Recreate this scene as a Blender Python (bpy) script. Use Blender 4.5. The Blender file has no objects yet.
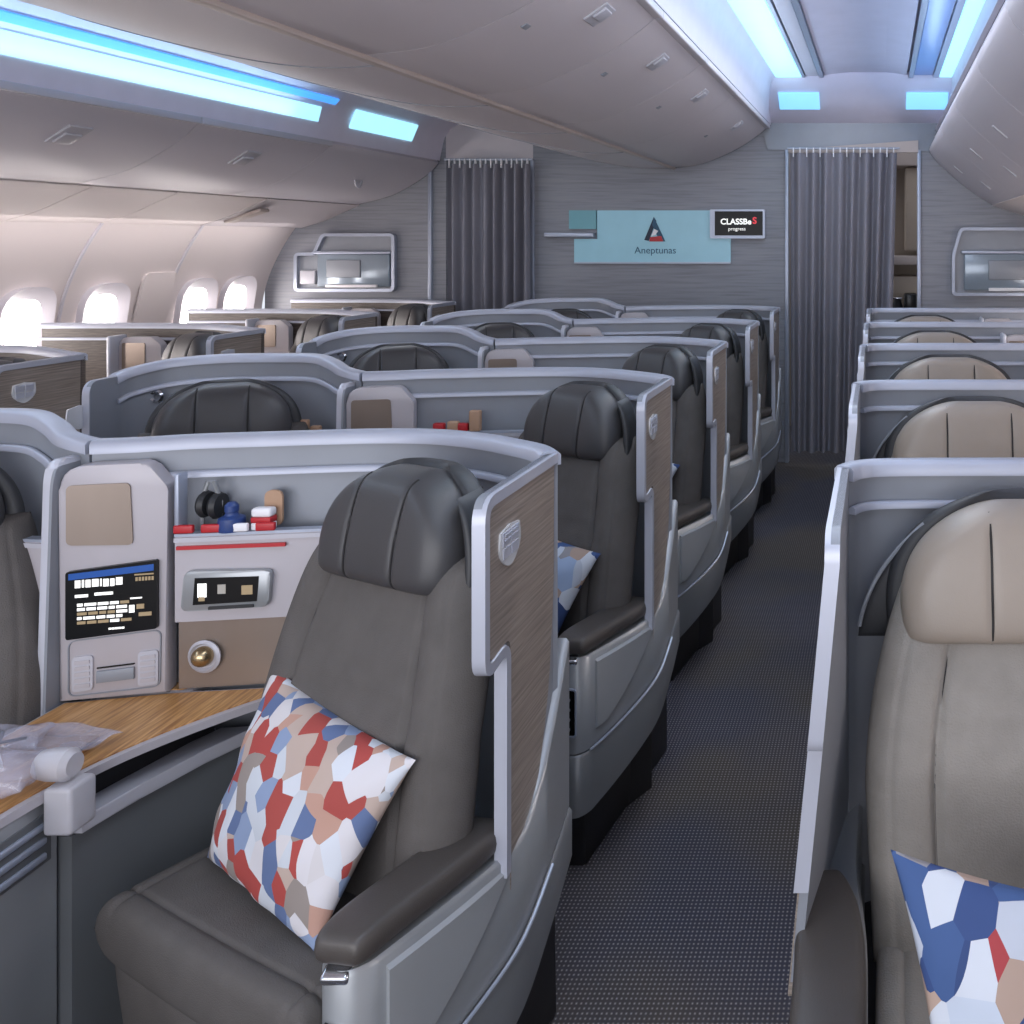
import bpy, bmesh, math, random
from mathutils import Vector, Matrix
random.seed(4)
C = bpy.context.scene.collection
SC = bpy.context.scene
PI = math.pi

# ---------------------------------------------------------------- camera, world, exposure
CAMZ, F, VX, VY = 1.70, 961.0, 880.0, 242.0
cam = bpy.data.cameras.new('camera'); camo = bpy.data.objects.new('camera', cam); C.objects.link(camo)
camo.location = (0, 0, CAMZ); camo.rotation_euler = (PI/2, 0, 0)
cam.sensor_width = 36; cam.lens = F/1024*36
cam.shift_x = (512-VX)/1024; cam.shift_y = (VY-512)/1024
cam.clip_start = 0.02
SC.camera = camo
SC.view_settings.view_transform = 'Standard'; SC.view_settings.look = 'None'
SC.view_settings.gamma = 1; SC.view_settings.use_curve_mapping = False
SC.view_settings.exposure = 0.35
W = bpy.data.worlds.new('world'); SC.world = W; W.use_nodes = True
W.node_tree.nodes['Background'].inputs[0].default_value = (0.86, 0.9, 1.0, 1)
W.node_tree.nodes['Background'].inputs[1].default_value = 0.8

def area(name, loc, rot, sx, sy, power, col):
    l = bpy.data.lights.new(name, 'AREA'); l.shape = 'RECTANGLE'; l.size = sx; l.size_y = sy
    l.energy = power; l.color = col
    o = bpy.data.objects.new(name, l); o.location = loc; o.rotation_euler = rot; C.objects.link(o)
    return o
# aisle ceiling lamps over both aisles, and a fill light added behind the camera
area('aisle_lamp', (-0.30, 3.6, 2.80), (0, 0, 0), 0.5, 6.5, 30, (0.92, 0.94, 1.0))
area('aisle_lamp', (-2.95, 3.6, 2.36), (0, math.radians(-12), 0), 0.25, 6.5, 16, (0.92, 0.94, 1.0))
area('cabin_lamp', (-1.3, -1.2, 1.5), (math.radians(90), 0, 0), 3.5, 1.4, 50, (0.97, 0.96, 1.0))
area('sidewall_lamp', (-4.30, 3.0, 1.80), (0, math.radians(32), 0), 0.05, 8.4, 17, (1.0, 0.93, 0.92))
area('cove_lamp', (-0.70, 2.7, 2.66), (0, math.radians(212), 0), 0.05, 8.4, 12, (0.55, 0.74, 1.0))
area('cove_lamp', (0.36, 2.7, 2.60), (0, math.radians(148), 0), 0.05, 8.4, 12, (0.50, 0.72, 1.0))
area('cove_lamp', (-3.30, 2.0, 2.40), (0, math.radians(189), 0), 0.05, 7.0, 11, (0.45, 0.72, 1.0))

# ---------------------------------------------------------------- helpers
def at(px, py, d):
    return Vector(((px-VX)*d/F, d, CAMZ-(py-VY)*d/F))
def lin(h):
    out = []
    for i in (0, 2, 4):
        c = int(h[i:i+2], 16)/255
        out.append(c/12.92 if c <= .04045 else ((c+.055)/1.055)**2.4)
    return (*out, 1)
class N:
    def __init__(s, m): s.t = m.node_tree; s.n = s.t.nodes; s.bsdf = s.n['Principled BSDF']
    def add(s, ty, **k):
        n = s.n.new(ty)
        for a, b in k.items():
            if a in n.inputs: n.inputs[a].default_value = b
            else: setattr(n, a, b)
        return n
    def link(s, a, b): s.t.links.new(a, b)
def mat(name, col, rough=.5, metal=0, spec=.5, bump=0, bscale=200, noise=0, nscale=8, stretch=(1,1,1), emit=None, es=1, trans=0, alpha=1, coat=0):
    m = bpy.data.materials.new(name); m.use_nodes = True; k = N(m); b = k.bsdf
    c = lin(col); b.inputs['Base Color'].default_value = c
    b.inputs['Roughness'].default_value = rough; b.inputs['Metallic'].default_value = metal
    b.inputs['Specular IOR Level'].default_value = spec
    b.inputs['Transmission Weight'].default_value = trans; b.inputs['Alpha'].default_value = alpha
    b.inputs['Coat Weight'].default_value = coat
    if emit: b.inputs['Emission Color'].default_value = lin(emit); b.inputs['Emission Strength'].default_value = es
    tc = k.add('ShaderNodeTexCoord'); mp = k.add('ShaderNodeMapping'); mp.inputs['Scale'].default_value = stretch
    k.link(tc.outputs['Object'], mp.inputs['Vector'])
    no = k.add('ShaderNodeTexNoise', Scale=nscale, Detail=4.0); k.link(mp.outputs[0], no.inputs['Vector'])
    mx = k.add('ShaderNodeMix', data_type='RGBA', blend_type='MULTIPLY')
    n = max(noise, .04)
    mr = k.add('ShaderNodeMapRange'); mr.inputs['From Min'].default_value = .3; mr.inputs['From Max'].default_value = .7
    mr.inputs['To Min'].default_value = 1-n; mr.inputs['To Max'].default_value = 1+n*.4
    k.link(no.outputs['Fac'], mr.inputs['Value'])
    mx.inputs[0].default_value = 1; mx.inputs[6].default_value = c
    k.link(mr.outputs[0], mx.inputs[7]); k.link(mx.outputs[2], b.inputs['Base Color'])
    if bump:
        bn = k.add('ShaderNodeTexNoise', Scale=float(bscale), Detail=2.0); k.link(tc.outputs['Object'], bn.inputs['Vector'])
        bp = k.add('ShaderNodeBump', Strength=bump, Distance=.002); k.link(bn.outputs['Fac'], bp.inputs['Height'])
        k.link(bp.outputs[0], b.inputs['Normal'])
    return m
def grain(name, c1, c2, scale, stretch, rough=.45, c3=None, metal=0):
    m = bpy.data.materials.new(name); m.use_nodes = True; k = N(m)
    tc = k.add('ShaderNodeTexCoord'); mp = k.add('ShaderNodeMapping'); mp.inputs['Scale'].default_value = stretch
    k.link(tc.outputs['Object'], mp.inputs['Vector'])
    no = k.add('ShaderNodeTexNoise', Scale=scale, Detail=6.0, Distortion=.3); k.link(mp.outputs[0], no.inputs['Vector'])
    r = k.add('ShaderNodeValToRGB'); r.color_ramp.elements[0].position = .32; r.color_ramp.elements[1].position = .68
    r.color_ramp.elements[0].color = lin(c1); r.color_ramp.elements[1].color = lin(c2)
    if c3: e = r.color_ramp.elements.new(.5); e.color = lin(c3)
    k.link(no.outputs['Fac'], r.inputs[0]); k.link(r.outputs[0], k.bsdf.inputs['Base Color'])
    k.bsdf.inputs['Roughness'].default_value = rough; k.bsdf.inputs['Metallic'].default_value = metal
    return m
def carpet_mat():
    m = bpy.data.materials.new('woven_carpet'); m.use_nodes = True; k = N(m)
    tc = k.add('ShaderNodeTexCoord'); sx = k.add('ShaderNodeSeparateXYZ'); k.link(tc.outputs['Object'], sx.inputs[0])
    def wave(sock, freq):
        a = k.add('ShaderNodeMath', operation='MULTIPLY'); a.inputs[1].default_value = freq; k.link(sock, a.inputs[0])
        s = k.add('ShaderNodeMath', operation='SINE'); k.link(a.outputs[0], s.inputs[0])
        t = k.add('ShaderNodeMath', operation='MULTIPLY_ADD'); t.inputs[1].default_value = .5; t.inputs[2].default_value = .5
        k.link(s.outputs[0], t.inputs[0]); return t.outputs[0]
    wx = wave(sx.outputs[0], 2*PI/.0108); wy = wave(sx.outputs[1], 2*PI/.0140)
    p = k.add('ShaderNodeMath', operation='MULTIPLY'); k.link(wx, p.inputs[0]); k.link(wy, p.inputs[1])
    pw = k.add('ShaderNodeMath', operation='POWER'); pw.inputs[1].default_value = 2.4; k.link(p.outputs[0], pw.inputs[0])
    no = k.add('ShaderNodeTexNoise', Scale=1.3, Detail=2.0); k.link(tc.outputs['Object'], no.inputs['Vector'])
    r = k.add('ShaderNodeValToRGB'); r.color_ramp.elements[0].position = .42; r.color_ramp.elements[1].position = .6
    r.color_ramp.elements[0].color = lin('3c3c46'); r.color_ramp.elements[1].color = lin('484340'); k.link(no.outputs['Fac'], r.inputs[0])
    mx = k.add('ShaderNodeMix', data_type='RGBA'); k.link(pw.outputs[0], mx.inputs[0]); k.link(r.outputs[0], mx.inputs[6]); mx.inputs[7].default_value = lin('8f8a8a')
    k.link(mx.outputs[2], k.bsdf.inputs['Base Color']); k.bsdf.inputs['Roughness'].default_value = .95
    k.bsdf.inputs['Specular IOR Level'].default_value = .1
    bp = k.add('ShaderNodeBump', Strength=.7, Distance=.003); k.link(pw.outputs[0], bp.inputs['Height']); k.link(bp.outputs[0], k.bsdf.inputs['Normal'])
    return m
def pillow_mat(name, off, scale=13, blueish=0):
    m = bpy.data.materials.new(name); m.use_nodes = True; k = N(m)
    tc = k.add('ShaderNodeTexCoord'); mp = k.add('ShaderNodeMapping'); mp.inputs['Location'].default_value = off
    mp.inputs['Scale'].default_value = (1, 1, .72)
    k.link(tc.outputs['Object'], mp.inputs['Vector'])
    v = k.add('ShaderNodeTexVoronoi', Scale=scale, Randomness=1.0); k.link(mp.outputs[0], v.inputs['Vector'])
    sp = k.add('ShaderNodeSeparateColor'); k.link(v.outputs['Color'], sp.inputs[0])
    r = k.add('ShaderNodeValToRGB'); cr = r.color_ramp; cr.interpolation = 'CONSTANT'
    cols = ['cfccd0', 'b5a298', 'a04640', 'ccd0d8', '8f8580', '8494b2', 'cac6c8', 'a4443f', '5b6c92', 'bfc4cc', 'b58f80']
    if blueish: cols = ['b9c2d0', '33497a', 'c6cbd4', 'a58f82', '3c5686', 'b4bac6', '8b898d', 'a03c40', '93a5c2', '2f4472', 'b0988a']
    cr.elements[0].color = lin(cols[0]); cr.elements[1].position = 1/11; cr.elements[1].color = lin(cols[1])
    for i in range(2, 11): e = cr.elements.new(i/11); e.color = lin(cols[i])
    k.link(sp.outputs[0], r.inputs[0]); k.link(r.outputs[0], k.bsdf.inputs['Base Color'])
    k.bsdf.inputs['Roughness'].default_value = .8
    no = k.add('ShaderNodeTexNoise', Scale=9.0, Detail=2.0); k.link(tc.outputs['Object'], no.inputs['Vector'])
    bp = k.add('ShaderNodeBump', Strength=.35, Distance=.02); k.link(no.outputs['Fac'], bp.inputs['Height']); k.link(bp.outputs[0], k.bsdf.inputs['Normal'])
    return m

M = dict(
 carpet=carpet_mat(),
 shell=mat('shell_slate', '8d9199', .42, .15, noise=.05),
 shell_light=mat('shell_light_grey', 'b9b8c0', .4, .1),
 rim=mat('silver_rim', 'adb1bf', .42, .25),
 badge=mat('polished_badge', 'eceef2', .25, .35),
 trim=mat('edge_trim_silver', 'b9bcc8', .38, .25),
 veneer=grain('grey_brown_veneer', '786e66', 'a0948a', 5, (3, 1.2, 45), .42, '8d8279'),
 walnut=grain('dark_walnut_lining', '3f3834', '5f554f', 5, (3, 3, 45), .45),
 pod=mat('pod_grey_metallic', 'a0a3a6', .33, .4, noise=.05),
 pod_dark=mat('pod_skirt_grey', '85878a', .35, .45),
 pod_panel=mat('pod_panel_grey', 'a6a9ac', .42, .3),
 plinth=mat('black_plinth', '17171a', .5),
 arm=mat('armrest_leather', '4b4643', .42, bump=.15, bscale=400),
 uph=mat('charcoal_upholstery', '5b5755', .75, bump=.55, bscale=420, noise=.1, nscale=20, spec=.3),
 lea=mat('charcoal_leather', '3f3e40', .42, bump=.12, bscale=300, noise=.05),
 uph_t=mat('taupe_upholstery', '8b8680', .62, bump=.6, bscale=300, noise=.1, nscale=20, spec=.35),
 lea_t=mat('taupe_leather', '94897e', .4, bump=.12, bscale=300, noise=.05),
 seam=mat('dark_seam', '201f20', .7),
 stitch=mat('pale_stitch', '8e8984', .7),
 hood=mat('headrest_hood_black', '303134', .5, bump=.2, bscale=60),
 white=mat('console_pale_grey', 'b4afb4', .38, .05),
 spine=mat('console_spine', 'c4c6d0', .3, .2),
 beige=mat('satin_beige_metal', '9a8b80', .3, .5, noise=.15, nscale=6, stretch=(1, 1, .2)),
 black=mat('black_plastic', '0c0c0e', .25),
 glass=mat('screen_glass', '07080b', .3, spec=.25),
 dgrey=mat('dark_grey_panel', '66696c', .45, .1, noise=.15, nscale=2),
 wood=grain('oak_table', '94653c', 'd4a470', 4, (40, 2.2, 10), .38, 'b98850'),
 brass=mat('brass', 'b8a27e', .25, .9),
 chrome=mat('chrome', 'd8dae0', .12, .95),
 red=mat('red_plastic', 'b3232b', .4), blue=mat('navy_plastic', '2c4278', .4), wht=mat('white_plastic', 'e9e8ec', .4),
 tan=mat('tan_paper', 'b08e74', .6), dark=mat('dark_item', '242528', .5),
 bin=mat('overhead_bin_lining', 'c6bfc3', .5, noise=.03, nscale=1),
 binw=mat('overhead_bin_white', 'ccc8d0', .45, noise=.03, nscale=1),
 ceil=mat('ceiling_white', 'd5d2e2', .5),
 liner=mat('sidewall_liner', 'd9d0cf', .55, noise=.04, nscale=1),
 gap=mat('dark_gap', '1c1a22', .8),
 beigetrim=mat('beige_trim', 'b9aca6', .45),
 wall=grain('horizontal_grain_laminate', '7e7f86', '8f9096', 3.0, (1, 1, 22), .55, '898b93'),
 wallt=mat('aluminium_trim', 'a9b0c0', .35, .4),
 curt=mat('grey_curtain', '85848d', .9, spec=.1, bump=.3, bscale=500),
 teal=mat('teal_backlit_panel', '8fb9c8', .3, emit='7fb4c8', es=.25),
 teal2=mat('teal_square', '6fa9b4', .3),
 bglass=mat('blue_grey_glass', '8b97a3', .15, .2),
 frost=mat('frosted_plastic', 'c4c2c8', .3, alpha=.72),
 film=mat('clear_film', 'c4c4d6', .12, alpha=.38, bump=.35, bscale=18, coat=.8),
 led=mat('cyan_led', '90b8c8', .5, emit='a4e8ff', es=.95),
 ledb=mat('blue_led', '5090d0', .5, emit='4a9cff', es=.9),
 ledsoft=mat('soft_blue_led', '90b8d8', .5, emit='86d4ff', es=.75),
 day=mat('window_daylight', 'ffffff', .5, emit='fff6f2', es=14),
 galley=mat('galley_beige', 'ab9c8c', .5),
 ink=mat('dark_ink', '25506a', .5), navyink=mat('navy_ink', '17263c', .5),
 scr_blue=mat('screen_blue', '0a3a80', .3, emit='1f5aa8', es=.3),
 scr_white=mat('screen_white', 'ffffff', .3, emit='e8e6dc', es=.55),
 scr_dim=mat('screen_dim', '888888', .3, emit='8d8577', es=.5),
 scr_red=mat('screen_red', '80101a', .3, emit='c02030', es=.9),
 scr_tan=mat('screen_tan', '8a7a60', .3, emit='a08a68', es=.35),
)
M['teal'].node_tree.nodes['Principled BSDF'].inputs['Emission Strength'].default_value = .12
PIL = [pillow_mat('patchwork_cotton', (0, 0, 0), 29), pillow_mat('patchwork_cotton_blue', (2.3, 1.7, .9), 21, 1)]

def smooth_all(me, ang=35):
    for p in me.polygons: p.use_smooth = True
    try: me.set_sharp_from_angle(angle=math.radians(ang))
    except Exception: pass
class MB:
    def __init__(s): s.b = bmesh.new()
    def face(s, vs):
        try: return s.b.faces.new(vs)
        except ValueError: return None
    def box(s, x0, x1, y0, y1, z0, z1, bev=0, mtx=None):
        n = len(s.b.verts)
        r = bmesh.ops.create_cube(s.b, size=1)
        vs = r['verts']
        for v in vs:
            v.co = Vector(((x0+x1)/2+v.co.x*(x1-x0), (y0+y1)/2+v.co.y*(y1-y0), (z0+z1)/2+v.co.z*(z1-z0)))
        if bev:
            es = list({e for v in vs for e in v.link_edges})
            r = bmesh.ops.bevel(s.b, geom=es, offset=bev, segments=3, affect='EDGES', profile=.5)
            vs = list({v for f in r['faces'] for v in f.verts} | {v for v in vs if v.is_valid})
        if mtx is not None:
            for v in vs: v.co = mtx @ v.co
        return s
    def prism(s, pts, axis, a0, a1, fn=None, bev=0):
        # pts: 2D outline; axis: the extruded axis; fn maps (p, q, a) to a point
        if fn is None:
            fn = {'x': lambda p, q, a: (a, p, q), 'y': lambda p, q, a: (p, a, q), 'z': lambda p, q, a: (p, q, a)}[axis]
        A = [s.b.verts.new(fn(p, q, a0)) for p, q in pts]; B = [s.b.verts.new(fn(p, q, a1)) for p, q in pts]
        fs = [s.face(A), s.face(B[::-1])]
        n = len(pts)
        for i in range(n): fs.append(s.face([A[i], A[(i+1) % n], B[(i+1) % n], B[i]]))
        if bev:
            es = set(fs[0].edges) | set(fs[1].edges)
            bmesh.ops.bevel(s.b, geom=list(es), offset=bev, segments=2, affect='EDGES', profile=.5)
        return s
    def grid(s, fn, nu, nv, closeu=False):
        V = [[s.b.verts.new(fn(i/nu, j/nv)) for j in range(nv+1)] for i in range(nu+(0 if closeu else 1))]
        k = len(V)
        for i in range(nu):
            for j in range(nv):
                s.face([V[i][j], V[(i+1) % k][j], V[(i+1) % k][j+1], V[i][j+1]])
        return V
    def sweep(s, path, sec, closed=False, up=Vector((0, 0, 1))):
        # rectangular or any section (p across, q along up) carried along a path
        P = [Vector(p) for p in path]; n = len(P); R = []
        for i in range(n):
            a = P[(i-1) % n] if (closed or i) else P[i]; b = P[(i+1) % n] if (closed or i < n-1) else P[i]
            t = (b-a).normalized(); sd = t.cross(up).normalized(); u2 = sd.cross(t)
            # mitre
            m = 1.0
            if (closed or 0 < i < n-1):
                t1 = (P[i]-a).normalized(); c = max(.35, t1.dot(t)); m = 1/c
            R.append([s.b.verts.new(P[i]+sd*p*m+u2*q*(1 if abs(t.dot(up)) < .01 else 1)) for p, q in sec])
        k = len(sec)
        for i in range(n if closed else n-1):
            for j in range(k):
                s.face([R[i][j], R[(i+1) % n][j], R[(i+1) % n][(j+1) % k], R[i][(j+1) % k]])
        if not closed: s.face(R[0][::-1]); s.face(R[-1])
        return s
    def tube(s, path, r, n=8, closed=False):
        P = [Vector(p) for p in path]
        up = Vector((.13, .21, .97)).normalized()
        return s.sweep(path, [(r*math.cos(2*PI*i/n), r*math.sin(2*PI*i/n)) for i in range(n)], closed, up)
    def lathe(s, prof, c, n=20, axis='z'):
        R = []
        for r, h in prof:
            ring = []
            for i in range(n):
                a = 2*PI*i/n
                p = {'z': (r*math.cos(a), r*math.sin(a), h), 'y': (r*math.cos(a), h, r*math.sin(a)), 'x': (h, r*math.cos(a), r*math.sin(a))}[axis]
                ring.append(s.b.verts.new(Vector(c)+Vector(p)))
            R.append(ring)
        for i in range(len(R)-1):
            for j in range(n): s.face([R[i][j], R[i][(j+1) % n], R[i+1][(j+1) % n], R[i+1][j]])
        s.face(R[0][::-1]); s.face(R[-1])
        return s
    def soft(s, mid, nrm, Tf, Tb, nu=28, nv=28, pu=4, pv=4, groove=None):
        # cushion: a mid surface with a pillow-like front and back
        def prof(u, v): return max(0, 1-abs(u)**pu)**.5*max(0, 1-abs(v)**pv)**.5
        def warp(t): return math.sin(t*PI/2)*.55+t*.45
        def P(i, j, T, fr):
            u = warp(2*i-1); v = warp(2*j-1)
            h = T*prof(u, v)
            if fr and groove: h -= groove(u, v)*min(1, prof(u, v)*2)
            n = nrm(u, v) if callable(nrm) else nrm
            return Vector(mid(u, v))+Vector(n)*h
        s.grid(lambda a, b: P(a, b, Tf, 1), nu, nv)
        s.grid(lambda a, b: P(a, b, -Tb, 0), nu, nv)
        bmesh.ops.remove_doubles(s.b, verts=s.b.verts, dist=.0004)
        return s
    def build(s, name, m, parent=None, sharp=35, loc=None):
        bmesh.ops.recalc_face_normals(s.b, faces=s.b.faces)
        me = bpy.data.meshes.new(name); s.b.to_mesh(me); s.b.free()
        me.materials.append(m); smooth_all(me, sharp)
        o = bpy.data.objects.new(name, me); C.objects.link(o)
        if parent: o.parent = parent
        if loc: o.location = loc
        return o
def tag(o, label=None, cat=None, group=None, kind=None):
    if label: o['label'] = label
    if cat: o['category'] = cat
    if group: o['group'] = group
    if kind: o['kind'] = kind
    return o
def empty(name, loc, label=None, cat=None, group=None):
    o = bpy.data.objects.new(name, None); o.location = loc; o.empty_display_size = .1; C.objects.link(o)
    return tag(o, label, cat, group)
def struct(o): o['kind'] = 'structure'; return o
def copy_tree(o, parent=None):
    c = o.copy(); C.objects.link(c)
    if parent: c.parent = parent
    for ch in list(o.children): copy_tree(ch, c)
    return c
def smoothpath(pts, n=6):
    # Catmull-Rom through the points
    P = [Vector(p) for p in pts]; out = []
    for i in range(len(P)-1):
        p0 = P[max(i-1, 0)]; p1 = P[i]; p2 = P[i+1]; p3 = P[min(i+2, len(P)-1)]
        for k in range(n):
            t = k/n
            out.append(.5*((2*p1)+(p2-p0)*t+(2*p0-5*p1+4*p2-p3)*t*t+(3*p1-p0-3*p2+p3)*t**3))
    out.append(P[-1]); return out
def roundpoly(pts, rads, n=5):
    out = []
    k = len(pts)
    for i in range(k):
        p = Vector(pts[i]); a = Vector(pts[i-1]); b = Vector(pts[(i+1) % k]); r = rads[i] if isinstance(rads, (list, tuple)) else rads
        if r <= 0: out.append(tuple(p)); continue
        da = (a-p); db = (b-p); r1 = min(r, da.length*.48, db.length*.48)
        A = p+da.normalized()*r1; B = p+db.normalized()*r1
        for j in range(n+1):
            t = j/n; out.append(tuple((1-t)**2*A+2*t*(1-t)*p+t*t*B))
    return out
def text_mesh(s, size, m, parent, mtx, name='lettering', ext=.001, bold=0):
    cu = bpy.data.curves.new(name, 'FONT'); cu.body = s; cu.size = size; cu.extrude = ext; cu.align_x = 'CENTER'; cu.align_y = 'CENTER'; cu.offset = bold
    t = bpy.data.objects.new('t', cu); C.objects.link(t)
    bpy.context.view_layer.update()
    me = bpy.data.meshes.new_from_object(t.evaluated_get(bpy.context.evaluated_depsgraph_get()))
    bpy.data.objects.remove(t); me.name = name
    me.transform(mtx); me.materials.clear(); me.materials.append(m)
    o = bpy.data.objects.new(name, me); C.objects.link(o)
    if parent: o.parent = parent
    return o

# ---------------------------------------------------------------- setting
YW = 7.42            # plane of the bulkhead at the end of the cabin
Y0 = -1.6
LW, RW = -4.75, 1.75
struct(MB().box(LW-.1, RW+.1, Y0, 9.6, -.06, 0).build('floor', M['carpet']))

# bulkhead, in three stretches between the two curtained doorways
def E(px, py): return at(px, py, YW)
def wallbox(name, px0, px1, z0=0, z1=3.0, x0=None, x1=None, m='wall'):
    a = E(px0, 0).x if x0 is None else x0; b = E(px1, 0).x if x1 is None else x1
    return struct(MB().box(a, b, YW, YW+.05, z0, z1).build(name, M[m]))
wallbox('wall_back', 533, 789)
wallbox('wall_back_left', 0, 446, x0=LW)
wallbox('wall_back_right', 918, 0, x1=RW)
wallbox('wall_back_lintel', 446, 533, z0=E(0, 160).z, m='bin')
wallbox('wall_back_header', 789, 918, z0=E(0, 147).z, m='bin')
n = 1
for px in (431, 533, 787, 919):
    x = E(px, 0).x
    struct(MB().box(x-.014, x+.014, YW-.025, YW+.055, 0, E(0, 160 if px < 600 else 150).z, .004).build('trim_%d' % n, M['wallt'])); n += 1
# galley beyond the right doorway
struct(MB().box(-1.2, 1.0, 8.9, 8.95, 0, 2.6).build('wall_galley', M['galley']))
struct(MB().box(-4.2, -1.7, 8.3, 8.35, 0, 2.6).build('wall_galley_left', M['dgrey']))
g = empty('galley_cabinet', (.42, 8.2, 0), 'beige galley cabinet glimpsed beside the right curtain', 'cabinet')
MB().box(-.6, .35, .2, .65, 0, 1.0, .01).build('lower_body', M['dark'], g)
MB().box(-.6, .35, .2, .65, 1.02, 1.40, .01).build('counter_back', M['galley'], g)
MB().box(-.6, .35, .14, .65, 1.50, 1.58, .01).build('shelf', M['beigetrim'], g)
MB().box(-.2, .12, .16, .65, 1.62, 2.35, .02).build('door', M['galley'], g)
MB().box(-.6, .35, .10, .65, 2.36, 2.6, .01).build('cornice', M['beigetrim'], g)
c = empty('coffee_maker', (.26, 8.28, 1.01), 'black coffee maker glimpsed past the right curtain edge', 'coffee maker')
MB().box(-.055, .06, -.06, .1, 0, .25, .02).build('body', M['black'], c)
MB().lathe([(.03, 0), (.045, .02), (.05, .12), (.03, .19), (.028, .2)], (-.11, 0, 0), 16).build('jug', M['dark'], c)
MB().box(-.15, -.07, -.05, .05, .2, .215, .004).build('lid', M['chrome'], c)

# ceiling: profiles measured at the bulkhead, carried along the cabin
def prof(pts): return [(E(*p).x, E(*p).z) for p in pts]
def run(name, pts, y0, y1, m, th=.02, parent=None, flip=1, closed=False, smooth=0):
    P = prof(pts) if not closed else pts
    if smooth: P = [(v.x, v.y) for v in smoothpath([(a, b, 0) for a, b in P], smooth)]
    b = MB(); nP = len(P)
    if closed: b.prism(P, 'y', y0, y1)
    else:
        off = []
        for i in range(nP):
            a = Vector(P[max(i-1, 0)]); c_ = Vector(P[min(i+1, nP-1)]); t = (c_-a).normalized()
            off.append((P[i][0]-t.y*th*flip, P[i][1]+t.x*th*flip))
        b.prism(list(P)+off[::-1], 'y', y0, y1)
    return b.build(name, M[m] if isinstance(m, str) else m, parent, 40)

# right aisle ceiling
zc = E(0, 85).z
struct(MB().box(E(778, 0).x-.9, E(952, 0).x+1.6, Y0, YW, zc+.02, zc+.06).build('ceiling', M['ceil']))
struct(run('ceiling_cove_left', [(771, 125), (773, 110), (777, 92), (782, 85)], Y0, YW, 'ceil', smooth=4))
struct(run('ceiling_cove_right', [(950, 85), (950, 100), (944, 118), (937, 131)], Y0, YW, 'ceil', smooth=4, flip=-1))
struct(run('ceiling_panel', [(828, 85), (850, 82.5), (880, 82), (905, 85)], Y0, 6.98, 'ceil', smooth=4))
def strip(name, p0, p1, y0, y1, m, label, dz=0, th=.012):
    o = MB().box(E(p0, 0).x, E(p1, 0).x, y0, y1, zc-.004+dz-th, zc+.012+dz).build(name, M[m])
    return tag(o, label, 'light strip') if label else struct(o)
strip('light_strip', 782, 806, Y0, 6.98, 'led', 'cyan ceiling light strip left of the right aisle ceiling panel')
strip('light_strip', 936, 950, Y0, 6.98, 'led', 'cyan ceiling light strip beside the right-hand overhead bins')
for i, (a, b_, mm, dz) in enumerate([(807, 809.5, 'wallt', -.008), (810.5, 822, 'binw', .006), (823, 827, 'wallt', -.008), (907, 911, 'wallt', -.01), (912, 929, 'ledb', .012), (930, 935, 'wallt', -.006)]):
    o = MB().box(E(a, 0).x, E(b_, 0).x, Y0, 6.98, zc-.012+dz, zc+.012).build('ceiling_rail_%d' % (i+1), M[mm] if mm != 'ledb' else mat('blue_recess', '6f8fc8', .3))
    struct(o)  # the recess rail carries the blue light in its base colour
# end panel of the ceiling recess
b = MB(); x0, x1 = E(771.5, 0).x, E(951, 0).x
b.prism([(6.98, zc), (7.05, zc-.10), (7.2, zc-.22), (YW, zc-.30), (YW, zc+.02), (6.98, zc+.02)], 'x', x0, x1)
struct(b.build('ceiling_end', M['ceil']))
# soffit in front of the bulkhead above the right doorway
struct(MB().prism([(E(760, 0).x, E(0, 122).z), (E(944, 0).x, E(0, 122).z), (E(940, 0).x, E(0, 152).z), (E(900, 0).x, E(0, 150).z), (E(768, 0).x, E(0, 150).z)], 'y', YW-.012, YW).build('trim_soffit', M['shell']))
struct(MB().prism([(E(789, 0).x, E(0, 150).z), (E(918, 0).x, E(0, 141).z), (E(918, 0).x, E(0, 153).z), (E(789, 0).x, E(0, 153).z)], 'y', YW-.05, YW-.014).build('trim_header', M['beigetrim']))

# glow of the light strips on the end panel, built as emissive plates
for px0, px1, lab in ((783, 822, 'square cyan light at the left end of the ceiling recess'), (905, 945, 'square cyan light at the right end of the ceiling recess')):
    b = MB().box(E(px0, 0).x, E(px1, 0).x, -.004, .004, -.085, .085, .003)
    o = b.build('recess_light', M['ledsoft']); o.location = (0, 7.118, zc-.168); o.rotation_euler = (math.radians(51.6), 0, 0)
    tag(o, lab, 'light')

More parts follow.
